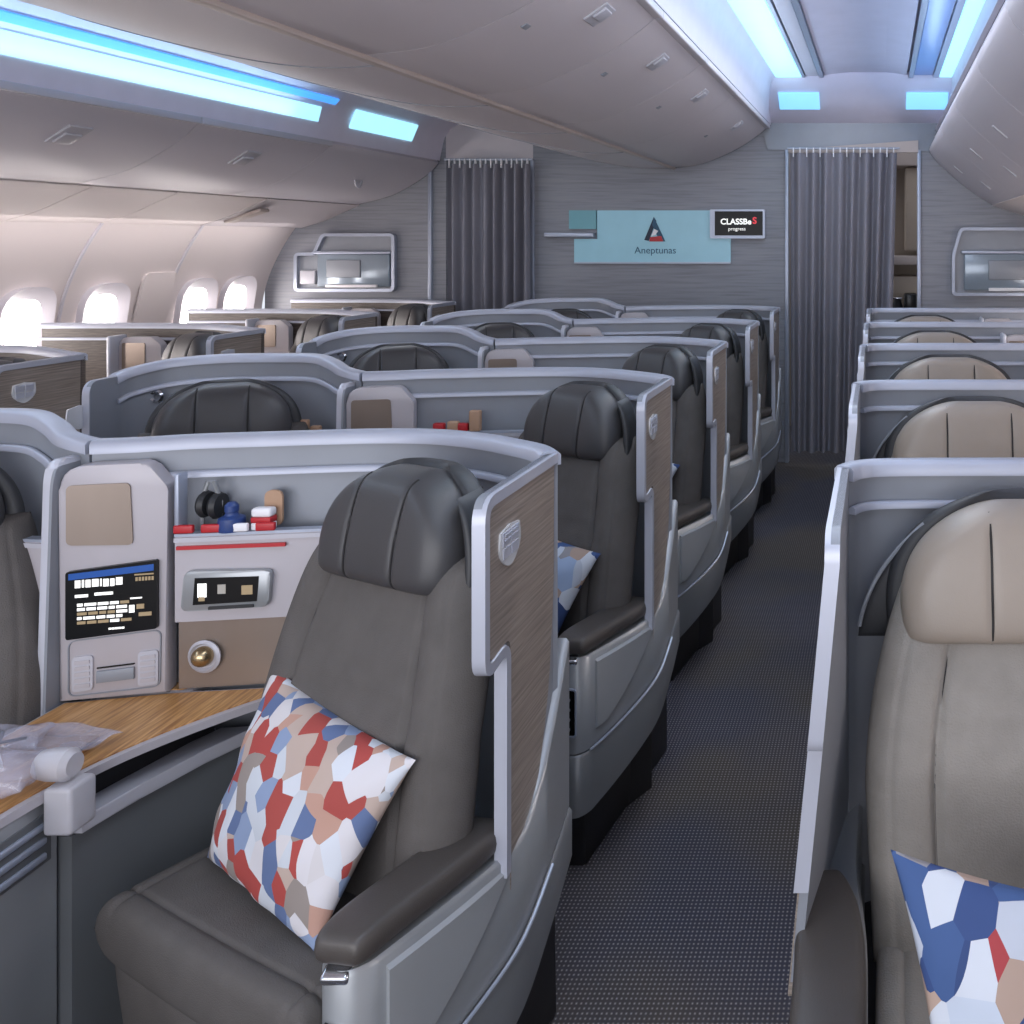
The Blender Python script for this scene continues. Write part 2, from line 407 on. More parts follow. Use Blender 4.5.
# centre overhead bins
cuts = [Y0, -.6, .5, 1.7, 2.94, 3.74, 4.7, 5.7, YW-.04]
cb_r = [(675, 168), (700, 165), (722, 157), (742, 147), (757, 137), (768, 128)]
cb_l = [(675, 168), (640, 168), (600, 162), (548, 149), (505, 134), (465, 120)]
names_c = ['farthest', 'second farthest', 'third farthest', 'fourth farthest']
for i in range(len(cuts)-1):
    y0, y1 = cuts[i]+.003, cuts[i+1]-.003
    if y1 < .2: continue
    P = prof(cb_r); P = [(v.x, v.y) for v in smoothpath([(a, b, 0) for a, b in P], 4)]
    k = len(cuts)-2-i
    lab = ['overhead bin door over the centre seats, farthest, touching the bulkhead', 'centre overhead bin door, second from the bulkhead', 'centre overhead bin door, third from the bulkhead',
           'short centre overhead bin door, fourth from the bulkhead', 'centre overhead bin door, fifth from the bulkhead, at the top edge', 'centre overhead bin door, sixth from the bulkhead, cut by the top edge', 'centre overhead bin door nearest the camera, above the picture'][min(k, 6)]
    t = empty('overhead_bin', (P[8][0], (y0+y1)/2, P[8][1]), lab, 'overhead bin', 'centre overhead bins')
    cx, cy, cz = t.location
    top = (P[-1][0]-.02, P[-1][1]+.12)
    PP = [(a-cx, b-cz) for a, b in P]+[(top[0]-cx, top[1]-cz), (P[0][0]-cx, P[-1][1]+.12-cz)]
    MB().prism(PP, 'y', y0-cy, y1-cy, bev=.004).build('door', M['bin'], t, 40)
    # handle rail along the upper edge
    a, b_ = P[-1]
    MB().box(a-cx-.022, a-cx+.022, y0-cy, y1-cy, b_-cz-.012, b_-cz+.022, .006).build('rail', M['binw'], t)
    # latch
    q = P[15]; ang = math.atan2(P[17][1]-P[13][1], P[17][0]-P[13][0])
    R = Matrix.Translation((q[0]-cx, 0, q[1]-cz)) @ Matrix.Rotation(-ang, 4, 'Y')
    b = MB(); b.box(-.05, .05, -.055, .055, -.006, .004, .004, R); b.box(-.02, .035, -.04, .04, -.014, -.004, .004, R)
    b.build('latch', M['shell_light'], t)
    MB().box(-.012, .012, -.02, .02, -.004, .003, .002, Matrix.Translation((P[10][0]-cx, -.25, P[10][1]-cz)) @ Matrix.Rotation(-ang, 4, 'Y')).build('placard', M['shell'], t)
struct(run('ceiling_center_left', cb_l, Y0, YW-.02, 'bin', smooth=5, flip=-1))
struct(MB().box(E(675, 0).x-.022, E(675, 0).x+.012, Y0, YW-.03, E(0, 168).z-.014, E(0, 168).z+.01, .005).build('trim_center_bin', M['beigetrim']))
# panel joints on the left underside of the centre bins
for j, y in enumerate((2.2, 3.1, 4.0, 5.0, 6.1)):
    P = [(v.x, v.y) for v in smoothpath([(a, b, 0) for a, b in prof(cb_l)], 5)]
    bb = MB()
    bb.sweep([(a, y+.05*math.sin(i*.2), b-.0015) for i, (a, b) in enumerate(P[1:-1])], [(-.0015, -.002), (.0015, -.002), (.0015, .002), (-.0015, .002)])
    struct(bb.build('trim_joint_%d' % (j+1), M['wall']))
# upper closing ceiling
struct(MB().box(LW, E(771, 0).x, Y0, YW, 3.0, 3.05).build('ceiling_upper', M['ceil']))

# left cove with light strips, ends before the bulkhead
run_y = 5.75
struct(run('ceiling_cove_aisle', [(441, 161), (443, 150), (446, 138), (453, 129), (468, 119)], Y0, YW-.02, 'ceil', th=.015, flip=1, smooth=4))
def cs(name, p0, p1, y0, y1, m, label):
    a, b_ = E(*p0), E(*p1)
    t = Vector((b_.x-a.x, b_.z-a.z)).normalized(); o = Vector((t.y, -t.x))*.012
    return tag(MB().prism([(a.x+o.x, a.z+o.y), (b_.x+o.x, b_.z+o.y), (b_.x-o.x*.2, b_.z-o.y*.2), (a.x-o.x*.2, a.z-o.y*.2)], 'y', y0, y1).build(name, M[m]), label, 'light strip')
cs('light_strip', (443.2, 148.5), (446, 137), Y0, run_y, 'led', 'broad cyan light strip above the left overhead bins')
cs('light_strip', (449.5, 133), (453, 129), Y0, run_y+.1, 'ledb', 'thin blue light strip along the top of the left cove')
cs('light_strip', (443.3, 148), (449.5, 133), 6.1, 6.9, 'led', 'short cyan light at the far end of the left cove')

# left overhead bins
sb = [(440, 163), (432, 172), (415, 184), (392, 196), (360, 204.5)]
cutsl = [1.2, 2.45, 3.62, 4.8, 5.95, YW-.02]
lablb = ['left overhead bin door at the left edge of the picture', 'left overhead bin door, second from the left edge', 'left overhead bin door with a latch, below the end of the long light strip', 'left overhead bin door with a round lock, next to the last one', 'last left overhead bin, touching the bulkhead']
P0 = [(v.x, v.y) for v in smoothpath([(a, b, 0) for a, b in prof(sb)], 4)]
for i in range(5):
    y0, y1 = cutsl[i]+.003, cutsl[i+1]-.003
    if i == 0: y0 = Y0
    q = P0[8]
    t = empty('overhead_bin', (q[0], (y0+y1)/2, q[1]), lablb[i], 'overhead bin', 'left overhead bins'); cx, cy, cz = t.location
    PP = [(a-cx, b-cz) for a, b in P0]+[(P0[-1][0]-.3-cx, P0[-1][1]+.02-cz), (P0[-1][0]-.3-cx, P0[0][1]+.05-cz), (P0[0][0]-.03-cx, P0[0][1]+.05-cz)]
    MB().prism(PP, 'y', y0-cy, y1-cy, bev=.003).build('door', M['binw'], t, 40)
    a, b_ = P0[0]
    if i < 4:
        MB().box(a-cx-.01, a-cx+.012, y0-cy, y1-cy, b_-cz-.02, b_-cz+.015, .004).build('rail', M['shell_light'], t)
        MB().box(a-cx-.03, a-cx+.008, y0-cy, y1-cy, b_-cz+.022, b_-cz+.036).build('gap', M['gap'], t)
    ang = math.atan2(P0[9][1]-P0[6][1], P0[9][0]-P0[6][0])
    R = Matrix.Translation((P0[7][0]-cx, (y0-cy)*0+(.0 if i else .9), P0[7][1]-cz)) @ Matrix.Rotation(-ang, 4, 'Y')
    b = MB()
    if i < 4:
        b.box(-.065, .065, -.065, .065, -.004, .008, .004, R); b.box(-.02, .05, -.045, .045, .006, .018, .005, R)
    else: b.lathe([(.045, 0), (.05, .01), (.03, .012), (.03, .004)], (P0[9][0]-cx, 0, P0[9][1]-cz), 20, 'x')
    b.build('latch', M['shell_light'], t)
# passenger service panels under the left bins
ps = [(360, 205.5), (345, 212), (325, 221), (302, 228)]
cy_ = [Y0, 2.4, 3.1, 3.7, 4.2, 4.9, 5.5, 6.3]
PS = [(v.x, v.y) for v in smoothpath([(a, b, 0) for a, b in prof(ps)], 3)]
psl = ['service panel under the left bins at the left edge', 'service panel under the left bins, second from the left edge', 'service panel under the left bins, third from the left edge', 'service panel under the left bins, in the middle of the run', 'service panel under the left bins, third from the last', 'service panel under the left bins, second to last', 'last service panel under the left bins, beside the slanted air vent']
for i in range(7):
    off = [(a+.0, b+.02) for a, b in PS]
    tag(MB().prism(PS+off[::-1], 'y', cy_[i]+.004, cy_[i+1]-.004, bev=.003).build('service_panel', M['liner']), psl[i], 'service panel', 'service panels under the left bins')
struct(run('ceiling_psu_end', ps, 6.31, YW-.01, 'bin', smooth=3, flip=-1))
vp = PS[5]
tag(MB().box(-.13, .13, -.05, .05, -.012, .012, .01, Matrix.Translation((vp[0], 6.42, vp[1]-.01)) @ Matrix.Rotation(math.radians(-18), 4, 'Y')).build('air_vent', M['beigetrim']), 'slanted air vent at the end of the left service panels', 'air vent')

# left side wall with windows
sw = [(-4.50, 1.83), (-4.60, 1.68), (-4.70, 1.48), (-4.76, 1.28), (-4.79, 1.0), (-4.78, .6), (-4.72, 0)]
P = [(v.x, v.y) for v in smoothpath([(a, b, 0) for a, b in sw], 4)]
b = MB(); b.prism(P+[(a-.03, c_) for a, c_ in P[::-1]], 'y', Y0, YW); struct(b.build('wall_left', M['liner'], sharp=50))
def wx(z):
    for (a, z0), (b_, z1) in zip(P[:-1], P[1:]):
        if z1 <= z <= z0: return a+(b_-a)*(z0-z)/(z0-z1)
    return P[-1][0]
j = 1
for y in (3.6, 4.52, 5.57, 6.40):   # vertical joints of the wall lining
    struct(MB().sweep([(a+.004, y, c_) for a, c_ in P[:18]], [(-.008, -.006), (.008, -.006), (.008, .006), (-.008, .006)], up=Vector((1, 0, 0))).build('trim_wall_joint_%d' % j, M['binw'])); j += 1
for i, y in enumerate((3.2, 4.05, 4.82, 5.32, 5.86, 6.66, 7.08)):
    t = struct(empty('window_%d' % (i+1), (wx(1.2), y, 1.2)))
    ol = roundpoly([(-.17, -.25), (.17, -.25), (.17, .25), (-.17, .25)], .15, 7); il = roundpoly([(-.115, -.18), (.115, -.18), (.115, .18), (-.115, .18)], .1, 7)
    def wp(p, q, a): return (wx(1.2+q)-wx(1.2)+a, p, q)
    b = MB()
    A = [b.b.verts.new(wp(p, q, .045)) for p, q in ol]; B = [b.b.verts.new(wp(p, q, .01)) for p, q in il]; D = [b.b.verts.new(wp(p, q, -.0)) for p, q in ol]
    for k in range(len(A)):
        l = (k+1) % len(A); b.face([A[k], A[l], B[l], B[k]]); b.face([D[k], D[l], A[l], A[k]])
    b.build('window_frame', M['binw'], t)
    b = MB(); b.prism(il, 'x', .004, .01, fn=lambda p, q, a: wp(p, q, a)); b.build('pane', M['day'], t)
# small closed hatch in the wall lining
y = 5.52
hp = at(163, 288, 6.4)
b = MB(); b.prism(roundpoly([(5.05, 1.14), (5.33, 1.14), (5.33, 1.50), (5.05, 1.50)], .04), 'x', 0, .012, fn=lambda p, q, a: (wx(q)+a, p+1.08, q)); tag(b.build('wall_hatch', M['liner']), 'small closed rounded hatch panel in the left side wall', 'hatch')

# right bins and wall
rb = [(936, 140), (929, 150), (938, 163), (952, 176), (972, 192), (992, 205)]
PR = [(v.x, v.y) for v in smoothpath([(a, b, 0) for a, b in prof(rb)], 4)]
cr_ = [Y0, 2.0, 2.9, 3.8, 4.9, 6.0, YW-.02]
rl = ['right overhead bin nearest the camera, cut by the right edge', 'right overhead bin at the top right corner', 'right overhead bin, fourth from the bulkhead', 'right overhead bin, third from the bulkhead', 'right overhead bin, second from the bulkhead', 'last right overhead bin, touching the bulkhead']
for i in range(6):
    y0, y1 = cr_[i]+.003, cr_[i+1]-.003; q = PR[12]
    t = empty('overhead_bin', (q[0], (y0+y1)/2, q[1]), rl[i], 'overhead bin', 'right overhead bins'); cx, cy, cz = t.location
    PP = [(a-cx, b-cz) for a, b in PR]+[(PR[-1][0]+.2-cx, PR[-1][1]+.3-cz), (PR[0][0]+.3-cx, PR[0][1]+.10-cz), (PR[0][0]+.02-cx, PR[0][1]+.06-cz)]
    MB().prism(PP, 'y', y0-cy, y1-cy, bev=.003).build('door', M['binw'], t, 40)
    a, b_ = PR[0]
    MB().box(a-cx-.012, a-cx+.02, y0-cy, y1-cy, b_-cz-.01, b_-cz+.025, .004).build('rail', M['shell_light'], t)
    MB().box(a-cx-.004, a-cx+.03, y0-cy, y1-cy, b_-cz+.03, b_-cz+.042).build('gap', M['gap'], t)
    ang = math.atan2(PR[14][1]-PR[10][1], PR[14][0]-PR[10][0])
    for kk, pq in ((12, .022), (16, .016)):
        R = Matrix.Translation((PR[kk][0]-cx, .1 if kk == 12 else -.2, PR[kk][1]-cz)) @ Matrix.Rotation(-ang, 4, 'Y')
        MB().box(-.045, .045, -pq, pq, -.006, .004, .004, R).build('latch' if kk == 12 else 'placard', M['shell_light'], t)
struct(run('ceiling_psu_right', [(992, 205.5), (1024, 216), (1050, 226)], Y0, YW-.01, 'liner', smooth=3, flip=1))
P = [(v.x, v.y) for v in smoothpath([(1.33, 1.82, 0), (1.45, 1.66, 0), (1.56, 1.45, 0), (1.62, 1.1, 0), (1.62, .6, 0), (1.55, 0, 0)], 4)]
b = MB(); b.prism(P+[(a+.03, c_) for a, c_ in P[::-1]], 'y', Y0, YW); struct(b.build('wall_right', M['liner'], sharp=50))
for i, y in enumerate((1.4, 2.35, 3.3, 4.25, 5.2, 6.15)):
    t = struct(empty('window_%d' % (i+8), (1.60, y, 1.14)))
    MB().prism(roundpoly([(-.115, -.18), (.115, -.18), (.115, .18), (-.115, .18)], .1, 7), 'x', -.02, -.012).build('pane', M['day'], t)

# ---------------------------------------------------------------- curtains
def curtain(name, px0, px1, py0, py1, folds, label, slant=0):
    y = YW-.11
    A = at(px0, py0, y); B = at(px1, py1, y)
    w = B.x-A.x; h = A.z-B.z
    t = empty(name, ((A.x+B.x)/2, y, B.z), label, 'curtain')
    amps = [random.uniform(.7, 1.15) for _ in range(folds+2)]
    def fn(side):
        def f(u, v):
            k = u*folds; a = amps[int(k)]*(1-(k % 1))+amps[int(k)+1]*(k % 1)
            x = -w/2+w*u+.01*math.sin(2*PI*k*.5+1)*v
            x += slant*(1-v)*u*0
            x -= slant*v*(u)
            d = .055*a*math.sin(2*PI*k)*(.75+.25*v)+.006*math.sin(9*k+v*2)
            if v < .04: d *= .8
            return Vector((x, d+side*.003, h*(1-v)))
        return f
    b = MB(); b.grid(fn(0), folds*14, 16); b.grid(fn(1), folds*14, 16)
    b.build('curtain_cloth', M['curt'], t, 80)
    MB().tube([(-w/2-.02, 0, h+.035), (w/2+.02, 0, h+.035)], .009).build('curtain_rail', M['wallt'], t)
    b = MB()
    for i in range(folds*2):
        x = -w/2+w*(i+.5)/(folds*2)
        b.box(x-.004, x+.004, -.012, .012, h-.03, h+.04, .002)
    b.build('curtain_hook', M['wht'], t)
    return t
curtain('curtain', 790, 897, 153, 452, 8, 'grey pleated floor-length curtain across the right aisle doorway', .07)
curtain('curtain', 447, 530, 164, 461, 8, 'grey pleated curtain drawn across the left aisle doorway')

# ---------------------------------------------------------------- fittings on the bulkhead
t = empty('logo_panel', tuple(E(655, 250)-Vector((0, .012, 0))), 'wide pale teal wall panel with a dark triangular A logo', 'wall panel')
def rl_(px, py): v = E(px, py); return v.x-t.location.x, v.z-t.location.z
pts = [rl_(575, 262), rl_(731, 262), rl_(731, 238), rl_(712, 238), rl_(712, 210.5), rl_(598, 210.5), rl_(598, 239), rl_(575, 239)]
MB().prism(pts, 'y', -.008, .010).build('panel_face', M['teal'], t)
MB().prism([rl_(570, 229), rl_(597, 229), rl_(597, 210.5), rl_(570, 210.5)], 'y', -.012, .010).build('corner_tile', M['teal2'], t)
pts = [rl_(575, 263.5), rl_(731, 263.5), rl_(731, 262), rl_(575, 262)]
MB().prism(pts, 'y', -.012, .010).build('lower_edge', M['wallt'], t)
def lp(pts, m, nm, d=-.013): MB().prism([rl_(*p) for p in pts], 'y', d, -.008).build(nm, M[m] if isinstance(m, str) else m, t)
lp([(654.5, 217), (657, 221), (649.5, 241), (645, 240)], 'navyink', 'logo_stroke')
lp([(654.5, 217), (666, 241.5), (660.5, 241.5), (653, 225)], 'ink', 'logo_stroke', -.0135)
lp([(651, 237), (662, 236), (664, 241.5), (650, 241.5)], 'red', 'logo_stroke', -.014)
lp([(655, 229), (659, 231), (656, 235), (652, 236)], 'wht', 'logo_stroke', -.0145)
RX = Matrix.Rotation(PI/2, 4, 'X')
x_, z_ = rl_(656, 250.5)
text_mesh('Aneptunas', .075, M['ink'], t, Matrix.Translation((x_, -.0095, z_)) @ RX)
t2 = empty('wall_monitor', tuple(E(738, 224)-Vector((0, .03, 0))), 'small dark wall screen with white and red words on the bulkhead', 'screen'); t = t2
MB().prism(roundpoly([rl_(711, 238.5), rl_(765.5, 238.5), rl_(765.5, 209.5), rl_(711, 209.5)], .01), 'y', -.02, .03).build('frame', M['wallt'], t2)
MB().prism([rl_(716, 235.5), rl_(763.5, 235.5), rl_(763.5, 211.5), rl_(716, 211.5)], 'y', -.024, -.018).build('screen', M['glass'], t2)
x_, z_ = rl_(737, 222); text_mesh('CLASSBe', .062, M['scr_white'], t2, Matrix.Translation((x_, -.0255, z_)) @ RX, bold=.0015)
x_, z_ = rl_(755.5, 221); text_mesh('S', .07, M['scr_red'], t2, Matrix.Translation((x_, -.0255, z_)) @ RX, bold=.002)
x_, z_ = rl_(738, 229); text_mesh('progress', .038, M['scr_white'], t2, Matrix.Translation((x_, -.0255, z_)) @ RX)
o = MB().box(-.19, .19, -.06, .0, -.018, .018, .008).build('wall_shelf', M['wallt']); o.location = E(571, 235)-Vector((0, .001, 0)); tag(o, 'narrow silver shelf on the bulkhead left of the teal panel', 'shelf')

def rack(px0, px1, py0, py1, label, left):
    t = empty('literature_rack', tuple(E((px0+px1)/2, py1)-Vector((0, .0, 0))), label, 'rack')
    a = E(px0, py1); b_ = E(px1, py0); w = (b_.x-a.x)/2; h = b_.z-a.z
    s = 1 if left else -1
    ol = [(-w, 0), (w, 0), (w, h*.95), (-w*.45*1, h*.95), (-w*.62, h*.62), (-w, h*.62)] if left else [(-w, 0), (w, 0), (w, h), (-w*.86, h), (-w, h*.6)]
    path = roundpoly(ol, .03)
    MB().prism(path, 'y', -.012, 0).build('back_panel', M['shell'], t)
    MB().sweep([(p, -.03, q) for p, q in path], [(-.012, -.02), (.012, -.02), (.012, .02), (-.012, .02)], closed=True, up=Vector((0, 1, 0))).build('frame', M['wallt'], t)
    MB().box(-w*.55 if left else -w*.8, w*.93, -.05, -.013, h*.06, h*.62, .01).build('front_pane', M['bglass'], t)
    MB().box(-w*.62 if left else -w*.85, w*.95, -.055, -.013, h*.62, h*.67, .006).build('crossbar', M['wallt'], t)
    MB().box(-w*.35, w*.7, -.075, -.05, h*.05, h*.1, .005).build('lower_bar', M['wht'], t)
    MB().box(-w*.35, w*.35, -.062, -.05, h*.22, h*.52, .006).build('inner_panel', M['shell'], t)
    if left: MB().box(-w*.92, -w*.6, -.045, -.013, h*.1, h*.34, .01).build('leaflet_stack', M['shell_light'], t)
rack(299, 396, 232, 290, 'silver framed literature rack on the left bulkhead', True)
rack(953, 1060, 229, 294, 'silver framed literature rack on the right bulkhead', False)

# ---------------------------------------------------------------- suite shell (back wall, rim, aisle side panel)
def make_shell(m, path, inner, label_base='suite_shell', panel_top=1.26, wall_mat='shell', lamp=False):
    t = empty('suite_shell', (0, 0, 0))
    def L(s, v, z): return Vector((-m*s, v, z))
    P = smoothpath([(s, v, z) for s, v, z in path], 6)
    Lp = [L(p.x, p.y, p.z) for p in P]
    # normals pointing to the seat side (towards -y mostly)
    off = []
    for i in range(len(Lp)):
        a = Lp[max(i-1, 0)]; c_ = Lp[min(i+1, len(Lp)-1)]; d = (c_-a); d.z = 0; d.normalize()
        n_ = Vector((d.y, -d.x, 0))
        if n_.y > 0 or (abs(n_.y) < .05 and n_.x*(-m) < 0): n_ = -n_
        off.append(n_)
    def band(name, t0, t1, za, zb, mt, rnd=0):
        b = MB(); R = []
        for p, n_ in zip(Lp, off):
            z1 = p.z+zb; z0 = (p.z+za) if za > -5 else za+10
            i0 = p+n_*t0; i1 = p+n_*t1
            if rnd:
                r = rnd; q = [(t0, z0), (t1, z0), (t1, z1-r), (t1-r, z1), (t0+r, z1), (t0, z1-r)] if t1 > t0 else None
                R.append([b.b.verts.new(Vector(((p+n_*a).x, (p+n_*a).y, z))) for a, z in q])
            else:
                R.append([b.b.verts.new(Vector(((p+n_*a).x, (p+n_*a).y, z))) for a, z in ((t0, z0), (t1, z0), (t1, z1), (t0, z1))])
        k = len(R[0])
        for i in range(len(R)-1):
            for j in range(k): b.face([R[i][j], R[i+1][j], R[i+1][(j+1) % k], R[i][(j+1) % k]])
        b.face(R[0]); b.face(R[-1][::-1])
        return b.build(name, M[mt], t, 50)
    band('back_wall', -.015, .012, -9.6, -.005, wall_mat)
    band('top_rim', -.022, .022, -.022, .006, 'rim', .007)
    band('upper_ledge', .012, .026, -.085, -.07, 'rim', .004)
    if lamp:
        b = MB(); b.lathe([(.020, 0), (.024, -.008), (.018, -.014), (.012, -.008)], L(.075, .115, 1.185), 18, 'y'); b.build('reading_lamp', M['chrome'], t)
    # aisle side panel: backing, veneer, edge trim and badge; outline in (v, z)
    zt = panel_top+.003
    v1, v2 = inner['v1'], inner['v2']; zn = inner['zn']; fl = inner['flare']
    core = roundpoly([(.0+path[0][1], zt), (v1, zt), (v1, zn), (v2, zn+.012), (v2, .70), (v2-.0, .56), (.06, .50), (path[0][1]+.03, .8)], [.0, .035, .03, .03, 0, 0, 0, 0])
    def fx(a): return lambda p, q, _a=None: None
    def flr(z, v=-1): return -fl*max(0, 1.2-z)/.5*max(0, min(1, -v/.4))
    b = MB(); b.prism(core, 'x', .002, .016, fn=lambda p, q, a: L(a+flr(q, p), p, q)); b.build('side_panel', M['shell'], t)
    ven = roundpoly([(path[0][1]-.006, zt-.022), (v1+.02, zt-.022), (v1+.02, zn+.018), (v2+.02, zn+.012+.018), (v2+.02, .52), (v2+.06, .505), (v2+.14, .60), (path[0][1]-.04, .78), (path[0][1]-.01, .98)], [0, .02, .025, .025, .01, .02, .05, .08, .05])
    b = MB(); b.prism(ven, 'x', -.004, .002, fn=lambda p, q, a: L(a+flr(q, p), p, q)); b.build('veneer_panel', M['veneer'], t)
    # trim: strip along top edge, front edge, notch and lower front
    tp = roundpoly([(path[0][1]+.008, zt-.010), (v1+.006, zt-.010), (v1+.006, zn+.006), (v2+.006, zn+.018), (v2+.006, inner.get('zb', .56))], [0, .035, .03, .03, 0], 6)
    tp = [q for q in tp]
    b = MB(); sec = [(-.010, -.021), (-.004, -.024), (.006, -.022), (.012, -.012), (.012, .016), (-.010, .016)]
    # sweep in the panel plane; section: across in plane, along x
    R = []
    for i in range(len(tp)):
        a = Vector(tp[max(i-1, 0)]); c_ = Vector(tp[min(i+1, len(tp)-1)]); d = (c_-a).normalized(); nn = Vector((-d.y, d.x))
        row = []
        for p, q in ((-.010, -.007), (.010, -.007), (.0115, -.003), (.0115, .015), (-.010, .016)):
            # p across plane (positive towards inside the panel), q along s
            w = Vector(tp[i])+nn*p
            row.append(b.b.verts.new(L(q+flr(w.y, w.x), w.x, w.y)))
        R.append(row)
    for i in range(len(R)-1):
        for j in range(5): b.face([R[i][j], R[i+1][j], R[i+1][(j+1) % 5], R[i][(j+1) % 5]])
    b.face(R[0]); b.face(R[-1][::-1]); b.build('edge_trim', M['trim'], t, 40)
    # heraldic badge
    bv, bz = (v1+path[0][1])/2-.07, 1.155
    sh = smoothpath([(-.028, .035, 0), (-.030, -.005, 0), (-.018, -.032, 0), (0, -.045, 0), (.018, -.032, 0), (.030, -.005, 0), (.028, .035, 0)], 4)
    outl = [(p.x*1.6, p.y*.85) for p in sh]+[(0, .036)]
    b = MB(); b.prism(outl, 'x', -.0075, -.0035, fn=lambda p, q, a: L(a+flr(bz, bv), bv+p, bz+q)); bo = b.build('badge', M['badge'], t)
    b = MB()
    for (p0, p1, q0, q1) in ((-.023, -.002, .004, .033), (.002, .023, .004, .033), (-.022, -.002, -.022, -.001), (.002, .022, -.022, -.001)):
        b.prism([(p0*1.6, q0*.85), (p1*1.6, q0*.85), (p1*1.6, q1*.85), (p0*1.6, q1*.85)], 'x', -.009, -.007, fn=lambda p, q, a: L(a+flr(bz, bv), bv+p, bz+q))
    for q in (.012, .021): b.prism([(-.03, q), (.03, q), (.03, q+.003), (-.03, q+.003)], 'x', -.0105, -.0088, fn=lambda p, q, a: L(a+flr(bz, bv), bv+p, bz+q))
    b.build('badge_fields', M['trim'], bo)
    return t

# ---------------------------------------------------------------- airline seat
def make_seat(m, kind):
    t = empty('airline_seat', (0, 0, 0))
    th = math.radians({'C': 27, 'R': 0}[kind])
    s0, v0 = {'C': (.35, -.17), 'R': (.365, -.22)}[kind]; ao = {'C': .040, 'R': 0}[kind]
    ct, st = math.cos(th), math.sin(th)
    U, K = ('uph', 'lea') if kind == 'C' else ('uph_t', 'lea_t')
    def L(s, v, z): return Vector((-m*s, v, z))
    def Q(a, f, z): return L(s0-a*ct+f*st, v0-a*st-f*ct, z)
    nf = Q(0, 1, 0)-Q(0, 0, 0); nu_ = Vector((0, 0, 1))
    def fz(z): return (-.00-.10*(z-.5)) if z < .8 else (-.03-.27*(z-.8))
    # backrest
    hw0, hw1, hw2 = (.272, .280, .222) if kind == 'C' else (.30, .315, .235)
    def bw(z):
        if z < .75: return hw0+(hw1-hw0)*(z-.46)/.29
        q = (z-.75)/.36; return hw1+(hw2-hw1)*q*q
    def mid(u, v):
        z = .785+.325*v; w = bw(z)
        return Q(ao+w*u, fz(z), z)
    def gr(u, v):
        g = 0
        for c0 in (-.62, .62):
            cc = c0*(1-.10*max(0, v-.2)) ; g += .010*math.exp(-((u-cc)/.022)**2)
        g += .005*math.exp(-((v-.22)/.02)**2)*(abs(u) < .62)
        g += .004*math.exp(-((abs(u)-.86)/.015)**2)
        g -= .012*(abs(u) > .62)*math.sin((abs(u)-.62)/.38*PI)
        g -= .006*math.cos(v*3)*(abs(u) < .6)
        return g
    MB().soft(mid, nf, .062, .055, 90, 56, 8, 10, gr).build('backrest', M[U], t, 60)
    b = MB()
    for c0 in (-.62, .62):
        pts = []
        for k in range(40):
            v = -.9+1.8*k/39; u = c0*(1-.10*max(0, v-.2))
            pr = max(0, 1-abs(u)**8)**.5*max(0, 1-abs(v)**10)**.5
            pts.append(mid(u, v)+nf*(.062*pr-gr(u, v)*min(1, 2*pr)+.0006))
        b.tube(pts, .0016, 5)
    b.build('seam', M['seam'], t)
    # stitched side lines
    b = MB()
    for sg in (-1, 1):
        pts = []
        for k in range(22):
            v = -.85+1.7*k/21; u = sg*.9
            pr = max(0, 1-abs(u)**8)**.5*max(0, 1-abs(v)**10)**.5
            pts.append(mid(u, v)+nf*(.062*pr+.003))
        b.tube(pts, .0012, 5)
    b.build('stitching', M['stitch'], t)
    # headrest: dome
    hb, hh = (1.037, .213) if kind == 'C' else (.992, .232)
    HW = .192 if kind == 'C' else .26
    def hw_(v):
        q = (v+1)/2
        return HW*(1-.06*(1-q)**3)*(max(0, 1-max(0, q-.02)**3.2))**.5
    def hc(c0, v): return c0*HW/max(hw_(v), .001)
    def hmid(u, v):
        q = (v+1)/2; z = hb+hh*q
        w = HW*(1-.06*(1-q)**3)*(max(0, 1-max(0, q-.02)**3.2))**.5
        return Q(ao+w*u, fz(1.08)+(.03 if kind == 'C' else .048)-.05*q*q, z)
    def hg(u, v):
        g = 0
        for c0 in (-.36, .36): g += (.006 if kind == 'C' else .003)*math.exp(-((u-hc(c0, v))/.03)**2)*max(0, 1-abs(hc(c0, v)/.75)**4)*(1-abs(v)**8)
        g += .012*max(0, abs(u)-.8)
        return g
    b = MB().soft(hmid, nf, .060, .05, 90, 44, 7 if kind == 'C' else 11, 9 if kind == 'C' else 12, hg)
    h = b.build('headrest', M[K], t, 70)
    b = MB()
    for c0 in (-.36, .36):
        pts = []
        for k in range(60):
            v = -.95+1.93*k/59; cu = hc(c0, v)
            if abs(cu) > .9: break
            pr = max(0, 1-abs(cu)**7)**.5*max(0, 1-abs(v)**9)**.5
            pts.append(hmid(cu, v)+nf*(.060*pr-(.0045 if kind == 'C' else .001)*min(1, pr*2)*max(0, 1-abs(cu/.75)**4)))
        b.tube(pts, .0024, 5)
    b.build('seam', M['seam'], h)
    # dark hood behind the headrest with a folded side wing
    def hm2(u, v):
        q = (v+1)/2; z = hb-.03+(hh+.035)*q
        w = (HW+.025)*(1-.05*(1-q)**3)*(max(0, 1-max(0, q-.03)**3.2))**.5
        return Q(ao+w*u, fz(1.08)-.045-.03*q*q+.03*abs(u)**3, z)
    MB().soft(hm2, nf, .03, .03, 44, 30, 8, 8).build('headrest_hood', M['hood'], t, 60)
    def hm3(u, v):
        q = (v+1)/2; z = hb-.02+.20*q
        return Q(ao+HW+.012+.018*u-.05*q*q*0-.045*q**3, fz(1.08)+.0+.0*u+.045*u-.02*q, z)
